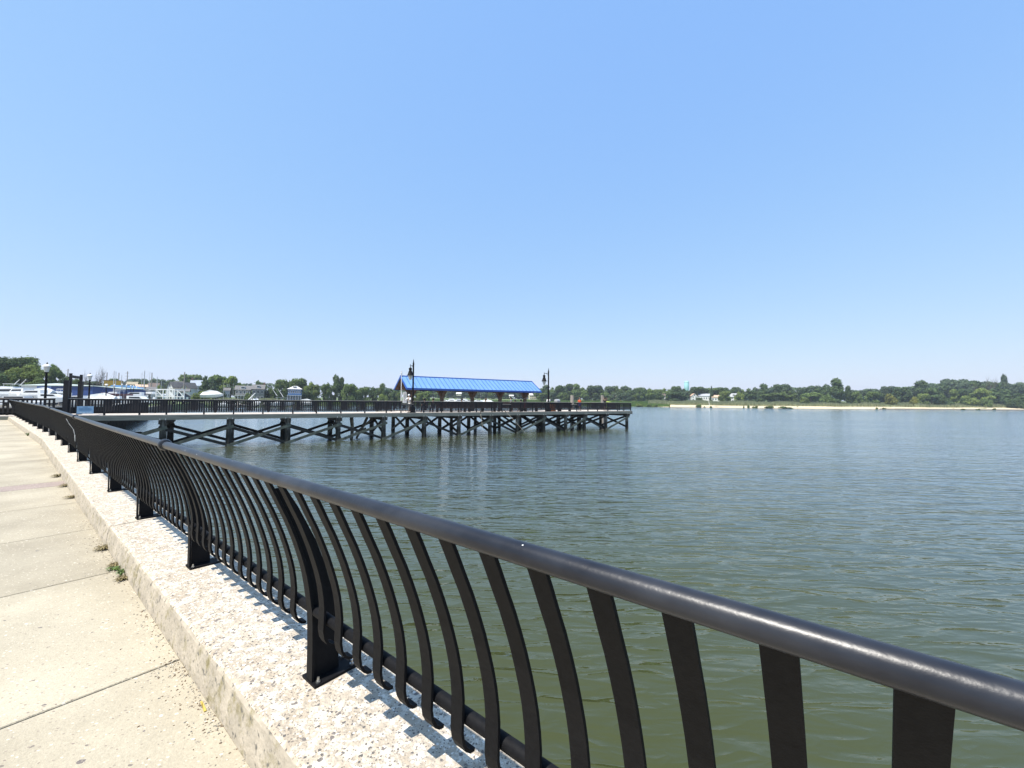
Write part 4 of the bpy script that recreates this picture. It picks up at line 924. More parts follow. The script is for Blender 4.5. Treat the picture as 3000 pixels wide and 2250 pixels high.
# left cluster beside the boat yard
for a in ((-60, 1058, 130, 150, 'big dark tree at the left edge of the view, behind the boats', 'spread', 1, .1),
          (20, 1043, 120, 140, 'tallest dark green tree behind the boats at the far left', 'spread', 1, .08),
          (72, 1050, 90, 152, 'broad dark tree right behind the yellow green one', 'spread', 0, .1),
          (70, 1067, 92, 128, 'yellow green spreading tree behind the white boats at the left', 'spread', 2, .12),
          (10, 1092, 90, 124, 'dark shaded tree low behind the big white cruiser', 'round', 1, .05),
          (112, 1096, 66, 122, 'mid green bushy tree to the left of the nearest park lamp', 'round', 0, .05),
          (160, 1066, 56, 138, 'flat topped tree just right of the nearest park lamp', 'spread', 0, .1),
          (150, 1088, 46, 134, 'darker tree under the flat topped one by the nearest park lamp', 'tall', 1, .05),
          (182, 1100, 40, 136, 'small grey green tree left of the timber gateway', 'round', 4, .05),
          (216, 1106, 40, 150, 'small tree seen through the timber gateway frame', 'round', 0, .05)):
    tree(a[0], a[1], a[2], a[3], a[4], a[5], a[6], 2.0, a[7], near=True)
for px, yt, w_, Y, lab, k in ((248, 1092, 20, 190, 'bare dead tree beside the second park lamp', 0), (288, 1078, 34, 190, 'taller bare dead tree leaning right above the blue building', 1), (281, 1092, 14, 195, 'small bare tree just left of the taller dead one', 0)): bare(px, yt, w_, Y, lab, k)
tl = [(262, 1113, 60, 215, 'dull green scrub tree over the roof end of the blue building', 'round', 4), (235, 1110, 46, 205, 'reddish brown roofed scrub behind the timber gateway', 'round', 4),
 (325, 1105, 36, 290, 'small tree rising behind the yellow building', 'round', 0), (385, 1113, 30, 330, 'rounded tree just right of the yellow building', 'round', 1),
 (412, 1106, 50, 380, 'left tree of the low wooded rise behind the masts', 'round', 4), (440, 1103, 60, 385, 'middle tree of the low wooded rise behind the masts', 'round', 1), (468, 1107, 50, 380, 'right tree of the low wooded rise behind the masts', 'round', 4), (490, 1112, 46, 370, 'small tree at the right foot of the low wooded rise', 'round', 1),
 (416, 1117, 40, 250, 'green bush tree behind the tan roofed shed', 'round', 0), (462, 1127, 44, 205, 'low bright tree left of the white boat lift', 'shrub', 2), (380, 1142, 36, 190, 'low light green bush behind the blue tarpaulins', 'shrub', 2),
 (503, 1104, 26, 300, 'slim dark tree left of the big crown above the white gabled house', 'round', 1), (548, 1092, 82, 290, 'big full green tree behind the white gabled house', 'round', 0), (582, 1104, 34, 280, 'tree between the big full tree and the three storey white house', 'round', 1),
 (599, 1103, 46, 215, 'dark conifer in front of the three storey white house', 'conifer', 1), (622, 1110, 40, 216, 'olive conifer beside the dark one', 'conifer', 4), (640, 1096, 58, 232, 'tall airy tree with flat crown over the grey shingle houses', 'spread', 0), (676, 1105, 56, 232, 'bright flat crowned tree leaning right over the grey roof', 'spread', 2),
 (590, 1145, 60, 196, 'wide low shrub below the dark conifer', 'shrub', 2), (652, 1140, 24, 200, 'small rounded shrub by the grey green boat', 'shrub', 1), (712, 1122, 40, 290, 'pale rounded tree behind the first grey roofed house', 'round', 4),
 (755, 1110, 54, 270, 'dark rounded tree behind the second grey roofed house', 'round', 1), (732, 1150, 34, 222, 'shrub between the two grey roofed houses', 'shrub', 0), (790, 1132, 36, 240, 'dark shrubby tree right of the second grey roofed house', 'round', 1),
 (822, 1107, 52, 262, 'left tree of the tall group behind the blue house', 'round', 0), (846, 1110, 40, 270, 'second tree of the tall group behind the blue house', 'round', 0), (876, 1104, 64, 268, 'tallest tree of the group behind the blue house', 'round', 0), (912, 1113, 46, 262, 'pale tree at the right of the group behind the blue house', 'round', 2), (800, 1135, 26, 236, 'low tree at the left foot of the group behind the blue house', 'round', 0),
 (905, 1140, 40, 240, 'dark bush hiding the right side of the blue house', 'shrub', 1), (925, 1130, 40, 258, 'light green willow like tree right of the blue house', 'tall', 2),
 (958, 1116, 42, 262, 'green tree left of the tallest one on the marsh edge', 'round', 0), (984, 1104, 40, 266, 'tallest tree on the marsh edge between blue house and pavilion', 'tall', 1), (1000, 1109, 30, 268, 'dark tree close right of the tallest marsh edge tree', 'tall', 1), (1022, 1120, 48, 266, 'broad green tree on the marsh edge', 'round', 0), (1046, 1127, 44, 272, 'rounded tree right of the broad one on the marsh edge', 'round', 0), (1068, 1132, 36, 276, 'smaller rounded tree of the marsh edge', 'round', 0),
 (1094, 1129, 40, 290, 'dark tree in the lower part of the marsh edge row', 'round', 1), (1118, 1127, 38, 292, 'tree with thin top in the lower marsh edge row', 'tall', 0), (1142, 1133, 40, 294, 'last tree of the marsh edge row before the blue roof', 'round', 1), (1122, 1153, 36, 284, 'light green bush in front of the lower marsh edge row', 'shrub', 2), (1162, 1132, 34, 296, 'tree right behind the left tip of the blue roof', 'round', 0),
 (1200, 1136, 44, 305, 'green tree seen under the left end of the roof', 'round', 0), (1240, 1130, 66, 310, 'largest rounded green tree seen under the roof', 'round', 0), (1224, 1150, 30, 303, 'bright bush under the left end of the roof', 'shrub', 2)]
for px, yt, w_, Y, lab, k, mi in tl: tree(px, yt, w_, Y, lab, k, mi, cat='shrub' if k == 'shrub' else 'tree', low=.02 if k == 'shrub' else .08)
# the far tree lines: trees nothing tells apart share the label of their row
def row(lst, Y0, label, group, mis=(4, 1, 0), jit=12, wd=46):
    for i_, e in enumerate(sorted(lst)):
        px, yt = e[0], e[1]; w_ = e[2] if len(e) > 2 else wd
        tree(px, yt, w_*rt.uniform(1.05, 1.25), Y0+rt.uniform(-jit, jit), label+', %s from the left' % ORD[i_], rt.choice(['round', 'round', 'tall']), rt.choice(mis), group=group, low=.03)
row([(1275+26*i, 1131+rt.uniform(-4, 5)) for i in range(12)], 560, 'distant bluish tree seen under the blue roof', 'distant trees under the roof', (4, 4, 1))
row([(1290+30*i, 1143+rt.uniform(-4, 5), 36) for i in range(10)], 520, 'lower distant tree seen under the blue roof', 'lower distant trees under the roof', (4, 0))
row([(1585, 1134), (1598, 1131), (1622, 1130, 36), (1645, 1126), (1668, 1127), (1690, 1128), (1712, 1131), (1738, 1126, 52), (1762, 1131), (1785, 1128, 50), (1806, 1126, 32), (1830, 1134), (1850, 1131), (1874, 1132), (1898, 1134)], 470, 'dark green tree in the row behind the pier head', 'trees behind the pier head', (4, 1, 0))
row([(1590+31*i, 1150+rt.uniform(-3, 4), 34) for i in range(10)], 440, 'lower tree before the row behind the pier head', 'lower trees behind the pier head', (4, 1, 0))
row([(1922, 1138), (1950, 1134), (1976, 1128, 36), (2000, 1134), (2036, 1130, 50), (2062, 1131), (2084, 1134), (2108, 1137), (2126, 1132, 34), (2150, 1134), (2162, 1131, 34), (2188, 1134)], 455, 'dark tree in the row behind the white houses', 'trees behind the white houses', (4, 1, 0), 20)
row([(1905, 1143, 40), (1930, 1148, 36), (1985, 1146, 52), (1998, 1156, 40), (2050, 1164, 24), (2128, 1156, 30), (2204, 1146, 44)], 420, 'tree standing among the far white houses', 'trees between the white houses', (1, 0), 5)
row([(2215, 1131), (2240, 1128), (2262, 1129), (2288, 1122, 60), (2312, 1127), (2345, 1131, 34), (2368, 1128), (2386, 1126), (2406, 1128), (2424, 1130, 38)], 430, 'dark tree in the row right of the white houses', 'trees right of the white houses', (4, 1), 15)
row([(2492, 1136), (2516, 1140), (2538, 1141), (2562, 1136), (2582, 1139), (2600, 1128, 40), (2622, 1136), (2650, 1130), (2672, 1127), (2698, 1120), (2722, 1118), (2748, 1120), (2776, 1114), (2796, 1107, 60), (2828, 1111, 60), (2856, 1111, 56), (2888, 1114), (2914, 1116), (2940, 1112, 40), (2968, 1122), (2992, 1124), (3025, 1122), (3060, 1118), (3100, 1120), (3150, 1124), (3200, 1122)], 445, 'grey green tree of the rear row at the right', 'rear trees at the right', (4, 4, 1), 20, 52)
for px, yt, w_, Y, lab, k, mi in (
 (2085, 1132, 16, 440, 'narrow pointed conifer above the white houses across the water', 'conifer', 1),
 (2120, 1143, 46, 410, 'bright green rounded tree above the white houses', 'round', 2), (2164, 1145, 36, 408, 'bright rounded tree beside the right white house', 'round', 2),
 (2270, 1150, 80, 385, 'broad olive tree standing forward of the row right of the white houses', 'spread', 0), (2310, 1140, 50, 388, 'green tree close right of the broad olive one', 'round', 0), (2375, 1148, 60, 375, 'olive green tree left of the tallest shoreline tree', 'spread', 0), (2360, 1163, 36, 368, 'low olive shrub on the shore under the olive trees', 'shrub', 2),
 (2454, 1114, 66, 370, 'tallest single dark tree on the right shore', 'tall', 1), (2420, 1154, 46, 364, 'low shrub at the left foot of the tallest shore tree', 'shrub', 0), (2484, 1134, 30, 376, 'thin tree clinging to the right of the tallest shore tree', 'tall', 1),
 (2512, 1142, 40, 372, 'mid green tree right of the tallest shore tree', 'round', 0), (2560, 1144, 46, 374, 'dark green tree with pale top in the gap of the right shore', 'round', 0), (2612, 1152, 40, 362, 'bright yellow green shrub on the right shore, larger of two', 'shrub', 3), (2640, 1130, 56, 392, 'dark mounded tree behind the larger yellow green shrub', 'round', 1), (2676, 1161, 28, 358, 'bright yellow green shrub on the right shore, smaller of two', 'shrub', 3),
 (2700, 1150, 40, 380, 'green tree left of the layered dark one on the right shore', 'round', 2), (2730, 1138, 56, 378, 'layered dark tree on the right shore', 'spread', 1), (2762, 1152, 44, 372, 'green shrub right of the layered dark tree', 'shrub', 0), (2795, 1143, 40, 388, 'light green tree in the middle of the right wood edge', 'tall', 2), (2828, 1136, 60, 396, 'dark round tree below the pale dead branches', 'round', 1), (2780, 1166, 34, 365, 'low dark shrub at the reed edge on the right shore', 'shrub', 1),
 (2845, 1158, 50, 372, 'low light green shrub at the right wood edge', 'shrub', 2), (2876, 1140, 52, 378, 'light layered tree at the right wood edge', 'spread', 2), (2890, 1166, 30, 366, 'small shrub below the light layered tree', 'shrub', 0), (2920, 1132, 64, 395, 'large dark tree behind the light layered one', 'round', 1), (2945, 1104, 30, 415, 'wind swept tree top standing highest at the right', 'tall', 4), (2972, 1146, 66, 376, 'dark tree near the right edge of the view', 'round', 1), (2975, 1166, 44, 362, 'dark shrub near the right edge of the view', 'shrub', 1), (3030, 1142, 80, 380, 'dark tree cut by the right edge of the view', 'round', 1)):
    tree(px, yt, w_, Y, lab, k, mi, cat='shrub' if k == 'shrub' else 'tree', low=.02)
bare(2905, 1108, 34, 420, 'bare branching dead tree standing in the wood at the right', 0, 7); bare(2868, 1128, 24, 388, 'pale dead branches in front of the right wood', 1, 6)

# far woodland that closes the gaps: one mass
def mass(name, pts, Y, label, mtl, leaf=1.4, n_=60, th=25, cat='woodland'):
    q = np.random.default_rng(len(label)); V = []; 
    for (p0, y0), (p1, y1) in zip(pts[:-1], pts[1:]):
        m_ = int(abs(p1-p0)*n_/10)
        for i in range(m_):
            f_ = q.uniform(); px = p0+(p1-p0)*f_; top = y0+(y1-y0)*f_+2.5*math.sin(px*.11)+2*math.sin(px*.043+1)
            Yq = Y+q.uniform(-th, th); zt = zz(px, top, Yq); zb = gz(px, Yq-shoreY(px)) if px > 434 else 2
            z = zb+(zt-zb)*(1-q.uniform()**2*.9); X = gx(px, Yq); c = np.array([X, Yq, z])
            nn = q.normal(size=3)+np.array([0, -.6, .5]); nn /= np.linalg.norm(nn); t = np.cross(nn, q.normal(size=3)); t /= np.linalg.norm(t); b = np.cross(nn, t); s = leaf*q.uniform(.5, 1.2)
            V += [c-t*s, c+b*s*.7, c+t*s, c-b*s*.7]
    me = bpy.data.meshes.new(name); me.from_pydata([tuple(v) for v in V], [], np.arange(len(V)).reshape(-1, 4).tolist()); me.materials.append(mtl)
    struct(name, me, 'stuff', label=label, category=cat)
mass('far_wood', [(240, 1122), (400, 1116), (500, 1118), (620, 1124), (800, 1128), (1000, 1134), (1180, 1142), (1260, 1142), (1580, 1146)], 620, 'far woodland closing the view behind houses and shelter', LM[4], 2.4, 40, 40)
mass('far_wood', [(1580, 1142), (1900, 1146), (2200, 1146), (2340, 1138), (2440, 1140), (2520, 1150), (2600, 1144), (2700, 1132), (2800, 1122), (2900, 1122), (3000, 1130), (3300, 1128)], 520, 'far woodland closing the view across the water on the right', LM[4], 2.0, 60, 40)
reedm = leafmat('pale_reeds', (.30, .31, .17), (.21, .235, .12), 0); grassm = leafmat('bright_marsh_grass', (.13, .20, .045), (.09, .15, .035), 0)
def reeds(name, label, p0, p1, o0, o1, h, n_, mtl):
    q = np.random.default_rng(int(p0)); V = []
    for i in range(n_):
        px = q.uniform(p0, p1); of = o0+(o1-o0)*q.uniform(); Y = shoreY(px)+of; X = gx(px, Y); z = gz(px, of); hh = h*q.uniform(.6, 1.2)*(1+.25*math.sin(px*.05)); wv = q.uniform(.25, .6)
        lx, ly = q.uniform(-.4, .4, 2)
        V += [(X-wv, Y, z-.1), (X+wv, Y+q.uniform(-.3, .3), z-.1), (X+lx+wv*.5, Y+ly, z+hh), (X+lx-wv*.5, Y+ly, z+hh)]
    me = bpy.data.meshes.new(name); me.from_pydata(V, [], np.arange(len(V)).reshape(-1, 4).tolist()); me.materials.append(mtl)
    struct(name, me, 'stuff', label=label, category='reeds')
reeds('marsh_grass', 'bright green marsh grass on the far bank behind the pier head', 1180, 1960, 6, 90, 1.0, 26000, grassm)
reeds('reed_bed', 'pale green reeds standing between the beach and the trees on the right shore', 1900, 3300, 38, 85, 2.0, 30000, reedm)
reeds('marsh_grass', 'tall marsh grass in front of the trees left of the blue roof', 880, 1200, 2, 40, 1.3, 9000, grassm)
reeds('bank_grass', 'long yellowish grass on the bank below the grey roofed houses', 640, 900, 1, 18, 1.5, 5000, reedm)
for i, (px, wp, hh) in enumerate(((1870, 40, 2.6), (1902, 18, 2.2), (1923, 14, 2.2), (1961, 5, 2.8), (2046, 24, 2.4), (2064, 7, 1.0), (2082, 14, 1.2), (2179, 5, 1.6), (2193, 9, 2.2), (2211, 20, 1.6), (2252, 44, 1.8), (2300, 56, 1.5), (2568, 12, 1.4), (2590, 12, 1.2), (2822, 14, .9), (2864, 12, .9), (2912, 12, 1.4))):
    Y = shoreY(px)+3; X = gx(px, Y)
    t = thing('shrub', 'dark green salt bush at the waterline of the beach, %s from the left' % (ORD[i]), 'shrub', (X, Y, .05), i, 'salt bushes along the beach')
    ob('crown', crown('shrub', 0 if i % 3 else 2, i % 2), t, Matrix.Diagonal((pxw(wp, Y)/2, min(5, pxw(wp, Y)/2), hh*1.2, 1)))

# ============================================================ BUILDINGS
def gable_house(px0, px1, Y, ye, yr, label, wall, roof, zb=2, depth=9, kind='side', rz=0, cols=4, storeys=2, chimney=None, cat='house', name='house', trim=None, porch=False, overhang=.4, dormer=False, winc=None):
    "front facade from px0 to px1 at distance Y; eave and ridge rows ye, yr"
    phi = math.atan(((px0+px1)/2-1500)/F); rz = rz-phi*(.9 if abs(rz) < .3 else .6)
    X0, X1 = gx(px0, Y), gx(px1, Y); Wd = (X1-X0)*cos(phi); He = zz((px0+px1)/2, ye, Y)-zb; Yr = Y+(depth/2 if kind != 'gable' else 0); Hr = zz((px0+px1)/2, yr, Yr)-zb
    t = thing(name, label, cat, ((X0+X1)/2, Y, zb), rz); w = MB(); hw = Wd/2
    if kind == 'gable':
        w.prism([(-hw, 0, 0), (hw, 0, 0), (hw, 0, He), (0, 0, Hr), (-hw, 0, He)], (0, 0, 0), (0, depth, 0))
    elif kind == 'side':
        w.prism([(0, 0, 0), (0, depth, 0), (0, depth, He), (0, depth/2, Hr), (0, 0, He)], (-hw, 0, 0), (hw, 0, 0))
    else: w.box((0, depth/2, He/2), (Wd, depth, He))
    ob('wall', w.mesh('wall', wall), t)
    r = MB(); o = overhang
    if kind == 'gable':
        for s in (-1, 1):
            sl = (Hr-He)/hw; A = [Vector((s*(hw+o), -o, He-sl*o+.06)), Vector((s*(hw+o), depth+o, He-sl*o+.06)), Vector((0, depth+o, Hr+.06)), Vector((0, -o, Hr+.06))]; B_ = [p+Vector((0, 0, .14)) for p in A]
            r.add(A+B_, [(0, 1, 2, 3), (7, 6, 5, 4), (0, 4, 5, 1), (1, 5, 6, 2), (2, 6, 7, 3), (3, 7, 4, 0)])
    elif kind == 'side':
        for y0 in (0, depth):
            s = -1 if y0 == 0 else 1; sl = (Hr-He)/(depth/2); A = [Vector((-hw-o, y0+s*o, He-sl*o+.06)), Vector((hw+o, y0+s*o, He-sl*o+.06)), Vector((hw+o, depth/2, Hr+.06)), Vector((-hw-o, depth/2, Hr+.06))]; B_ = [p+Vector((0, 0, .14)) for p in A]
            r.add(A+B_, [(0, 1, 2, 3), (7, 6, 5, 4), (0, 4, 5, 1), (1, 5, 6, 2), (2, 6, 7, 3), (3, 7, 4, 0)])
    elif kind == 'hip':
        o = overhang*1.6; q = min(hw*.75, depth/2); b = [Vector((-hw-o, -o, He)), Vector((hw+o, -o, He)), Vector((hw+o, depth+o, He)), Vector((-hw-o, depth+o, He)), Vector((-hw+q, depth/2, Hr)), Vector((hw-q, depth/2, Hr))]
        r.add(b, [(0, 1, 5, 4), (1, 2, 5), (2, 3, 4, 5), (3, 0, 4), (3, 2, 1, 0)])
    else: r.box((0, depth/2, He+.1), (Wd+.5, depth+.5, .2))
    ro = ob('roof', r.mesh('roof', roof), t)
    if chimney is not None:
        c = MB(); c.box((chimney*hw, depth/2, Hr+.3), (.9, .9, 2.4)); ob('chimney', c.mesh('chimney', chimm), ro)
    if cols:
        sh_ = He/storeys
        q = MB(); ww = min(1.1, Wd/cols*.45); q.box((0, 0, 0), (ww, .08, min(1.5, sh_*.5))); pane = q.mesh('window', winc or dglass)
        q = MB()
        for s in (-1, 1): q.box((s*(ww/2+.05), -.02, 0), (.1, .1, min(1.5, sh_*.5)+.2)); q.box((0, -.021, s*(min(1.5, sh_*.5)/2+.05)), (ww-.002, .1, .1))
        fr = q.mesh('frame', trim or white)
        for k in range(storeys):
            for c in range(cols):
                wi = ob('window', pane, t, T3(-hw+Wd*(c+.5)/cols, -.05, sh_*(k+.55))); ob('frame', fr, wi)
        if kind == 'gable' and Hr-He > 1.5: wi = ob('window', pane, t, T3(0, -.05, He+(Hr-He)*.35)); ob('frame', fr, wi)
    if porch:
        q = MB(); q.box((0, -1.3, He*.48), (Wd+.6, 2.8, .2))
        for c in range(6): q.box((-hw+Wd*c/5, -2.5, He*.24), (.18, .18, He*.48))
        ob('porch', q.mesh('porch', white), t)
    if dormer:
        q = MB(); q.box((0, depth*.22, (He+Hr)/2+.1), (Wd*.28, depth*.3, (Hr-He)*.55)); dm = ob('dormer', q.mesh('dormer', trim or white), t)
        q = MB(); q.box((0, depth*.22-depth*.15-.04, (He+Hr)/2+.15), (Wd*.22, .06, (Hr-He)*.3)); ob('window', q.mesh('window', dglass), dm)
    return t
wallw = mat('white_siding', (.72, .72, .70), (.66, .66, .65), 1, .7); wallc = mat('cream_siding', (.66, .60, .44), None, 1, .7); wallg = mat('grey_shingle', (.24, .235, .21), (.18, .175, .16), 1, .85)
roofg = mat('grey_shingle_roof', (.15, .145, .14), (.11, .105, .105), 1, .9); roofd = mat('brown_roof', (.14, .10, .085), (.10, .075, .06), 1, .9); rooft = mat('tan_roof', (.55, .38, .27), None, 1, .9); roofw = mat('pale_roof', (.62, .60, .58), None, 1, .8)
blueh = mat('blue_siding', (.05, .13, .28), (.04, .11, .25), 1, .7); yellow = mat('yellow_wall', (.62, .38, .05), (.55, .33, .045), .6, .8); chimm = mat('chimney_brick', (.25, .15, .11), None, 2, .9)
perim = mat('periwinkle_siding', (.16, .24, .50), (.13, .2, .44), 1, .6); bwall = mat('deep_blue_siding', (.018, .055, .20), (.015, .045, .17), 1, .55); lblue = mat('sky_blue_tarpaulin', (.10, .27, .48), (.08, .22, .42), .5, .6); tanw = mat('tan_wall', (.32, .27, .18), None, 1, .8)
# boat yard building: long wall in sections and a blue gable end
yb = thing('boat_shed', 'long low boat yard building with white, light blue and dark blue walls', 'building', (gx(60, 112), 112, 1.95))
XA, XB, XC, XD = gx(62, 112), gx(108, 112), gx(150, 112), gx(274, 112); Hs = zz(180, 1131, 112)-1.95
def wallbox(a, b, mtl, nm, y=0, H=Hs): q = MB(); q.box(((a+b)/2-XA, 4+y, H/2), (b-a-.005, 8, H)); return ob(nm, q.mesh(nm, mtl), yb)
wallbox(XA, XB, wallw, 'white_wall'); wallbox(XB, XC, perim, 'light_blue_wall'); wallbox(XC, XD, bwall, 'blue_wall')
q = MB(); q.prism([(XD-XA, -.1, 0), (XD-XA+4.5, 3.5, 0), (XD-XA+4.5, 3.5, Hs-.7), (XD-XA, -.1, Hs)], (0, 0, 0), (-.4, 8, 0)); ob('end_wall', q.mesh('end_wall', bwall), yb)
q = MB(); q.prism([(-.3, -.3, Hs+.02), (XD-XA+.2, -.4, Hs+.02), (XD-XA+4.8, 3.3, Hs-.62), (XD-XA+4.2, 12, Hs-.5), (-.3, 9, Hs+.9)], (0, 0, 0), (0, 0, .16)); ob('roof', q.mesh('roof', mat('pale_green_roof', (.42, .48, .44), None, 1, .6)), yb)
q = MB(); q.box((0, 0, 0), (1.0, .08, .9)); pane = q.mesh('window', mat('blue_grey_window', (.10, .14, .2), None, 1, .2))
for px in (75, 80, 96, 104, 118, 140, 282): ob('window', pane, yb, T3(gx(px, 112)-XA, -.05 if px < 274 else .9, Hs*.62))
gable_house(302, 352, 205, 1115, 1113, 'bright yellow flat roofed building behind the boat yard', yellow, roofd, 2, 12, 'flat', 0, 0, 1, cat='building', name='warehouse')
gable_house(353, 374, 215, 1121, 1119, 'low grey white flat building right of the yellow one', mat('grey_wall', (.40, .40, .38), None, 1), roofw, 2, 10, 'flat', 0, 3, 1, cat='building', name='warehouse')
gable_house(370, 398, 200, 1127, 1120, 'tan building with a low roof right of the grey white one', tanw, tanw, 2, 10, 'side', 0, 0, 1, cat='building', name='warehouse')
gable_house(398, 430, 185, 1134, 1128, 'shed with a pale orange roof among the masts', tanw, rooft, 2, 9, 'side', .1, 2, 1, cat='shed', name='shed')
gable_house(432, 462, 230, 1134, 1123, 'brown roofed house behind the masts', mat('taupe_wall', (.28, .24, .21), None, 1), roofd, 2, 9, 'side', 0, 3, 1)
gable_house(428, 452, 176, 1142, 1135, 'low grey canopy shed behind the two covered boats', mat('grey_shed_wall', (.33, .34, .34), None, 1), roofg, 2, 8, 'side', 0, 2, 1, cat='shed', name='shed')
gable_house(485, 508, 200, 1133, 1119, 'white gabled house left of the small cream gable', wallw, roofg, 2.2, 14, 'gable', -.5, 2, 2)
gable_house(507, 532, 206, 1128, 1119, 'grey sided wing joined behind the white gabled house', mat('pale_grey_siding', (.40, .41, .42), None, 1), roofg, 2.2, 9, 'side', 0, 2, 2)
gable_house(528, 550, 198, 1138, 1127, 'small cream gabled house below the three storey white one', wallc, roofd, 2.2, 10, 'gable', 0, 2, 2)
gable_house(512, 552, 180, 1147, 1140, 'low white boathouse with grey roof behind the white boat lift', wallw, roofg, 2, 8, 'side', 0, 0, 1, cat='boathouse', name='boathouse')
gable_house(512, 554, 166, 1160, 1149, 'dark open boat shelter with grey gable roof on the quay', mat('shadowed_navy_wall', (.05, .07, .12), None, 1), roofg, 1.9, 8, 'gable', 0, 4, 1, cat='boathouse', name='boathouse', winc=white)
gable_house(556, 588, 222, 1130, 1115, 'three storey white house with blue grey roof and brick chimney', wallw, mat('blue_grey_roof', (.30, .34, .40), None, 1, .7), 2.2, 12, 'side', 0, 3, 3, chimney=-.85)
gable_house(655, 672, 224, 1144, 1137, 'small grey and white house behind the tall airy tree', mat('lavender_siding', (.42, .44, .50), None, 1), roofg, 2.4, 8, 'side', 0, 3, 1)
gable_house(688, 733, 226, 1142, 1131, 'first grey roofed shingle house with a white porch', wallg, roofg, 2.4, 12, 'side', 0, 4, 2, porch=True, dormer=True)
gable_house(738, 773, 230, 1140, 1128, 'second grey roofed shingle house with a tall chimney', wallg, roofg, 2.6, 11, 'side', 0, 3, 2, chimney=.95, dormer=True)
gable_house(843, 882, 232, 1140, 1131, 'blue house with a pale hipped roof and a white porch', blueh, roofw, 2.6, 13, 'hip', 0, 6, 2, porch=True, dormer=True)
gable_house(1337, 1351, 500, 1154, 1150, 'small pale yellow house seen under the roof left of the second open post', wallc, roofw, 9.8, 8, 'side', 0, 2, 1)
gable_house(1492, 1504, 505, 1160, 1157, 'small white building seen under the roof between the last posts', wallw, roofw, 8.2, 8, 'side', 0, 2, 1)
gable_house(1552, 1570, 480, 1158, 1153, 'cream house seen just right of the last roof post', wallc, roofw, 6, 8, 'side', .2, 3, 2)
gable_house(1651, 1678, 470, 1162, 1156, 'long white house with a grey hipped roof behind the pier head', wallw, roofg, 6, 10, 'hip', 0, 5, 1)
gable_house(1797, 1808, 460, 1158, 1151, 'white gabled house above the tan bank behind the pier end', wallw, roofw, 7, 8, 'gable', 0, 2, 1)
gable_house(1804, 1818, 452, 1169, 1161, 'tan brown house below the white gable behind the pier end', mat('rust_tan_wall', (.34, .22, .13), None, 1), rooft, 5, 8, 'side', 0, 2, 1)
gable_house(1941, 1949, 440, 1160, 1154, 'small white and brown house alone among the dark trees', wallw, roofd, 6, 7, 'side', 0, 2, 2)
gable_house(2026, 2044, 440, 1160, 1153, 'white house with a tan roof, leftmost of the group across the water', wallw, rooft, 6, 9, 'gable', .2, 2, 2)
gable_house(2046, 2080, 444, 1160, 1154, 'long grey roofed white house second in the group across the water', wallw, mat('silver_roof', (.38, .40, .43), None, 1), 6, 9, 'side', 0, 5, 1)
gable_house(2084, 2096, 470, 1152, 1147, 'small white house standing higher behind the tan roofed ones', wallw, roofd, 9, 8, 'side', 0, 2, 1)
gable_house(2085, 2118, 436, 1164, 1158, 'low house with a pale orange roof in the group across the water', wallw, rooft, 5.5, 9, 'side', 0, 4, 1)
gable_house(2136, 2164, 432, 1163, 1153, 'two storey white house with a light grey roof, rightmost of the group', wallw, mat('light_grey_roof', (.36, .37, .38), None, 1), 5.0, 12, 'side', 0, 4, 2, dormer=True)
# water tower
wt = thing('water_tower', 'pale turquoise water tower standing above the far trees', 'water tower', (gx(2012, 900), 900, 8)); Ht = zz(2012, 1116, 900)-8; r_ = pxw(13.5, 900)/2
q = MB(); q.lathe((0, 0, 0), [(r_*.4, 0), (r_*.4, Ht*.35), (r_, Ht*.55), (r_*1.01, Ht*.93), (r_*.8, Ht*.985), (0.3, Ht)], 28); ob('tank', q.mesh('tank', mat('turquoise_paint', (.36, .66, .68), None, .1, .5), True), wt)
q = MB(); q.tube([(0, 0, Ht*.93), (0, 0, Ht*.94)], r_*1.08, 28); ob('walkway', q.mesh('walkway', white), wt)
# tarpaulin covered racks
for i, (a, b, y0, y1) in enumerate(((318, 332, 1128, 1142), (340, 353, 1132, 1142), (355, 370, 1129, 1144), (374, 389, 1134, 1145))):
    Y = 150; X0, X1 = gx(a, Y), gx(b, Y); z1 = zz(a, y0, Y)
    t = thing('covered_boat', 'tall boat rack wrapped in sky blue tarpaulin, %s from the left' % ORD[i], 'boat rack', ((X0+X1)/2, Y, 1.95), 0, 'blue tarpaulin covered racks')
    q = MB(); q.prism([(-(X1-X0)/2, 0, (z1-1.95)*.45), ((X1-X0)/2, 0, (z1-1.95)*.45), ((X1-X0)/2*.95, 0, z1-1.95-.5), (0, 0, z1-1.95), (-(X1-X0)/2*.95, 0, z1-1.95-.5)], (0, 0, 0), (0, 5, 0)); ob('tarpaulin', q.mesh('tarpaulin', lblue), t)
    q = MB()
    for x in (-.8, .8):
        for y in (.4, 4.6): q.box((x, y, 1), (.12, .12, 2.6))
    ob('rack', q.mesh('rack', greyt), t)

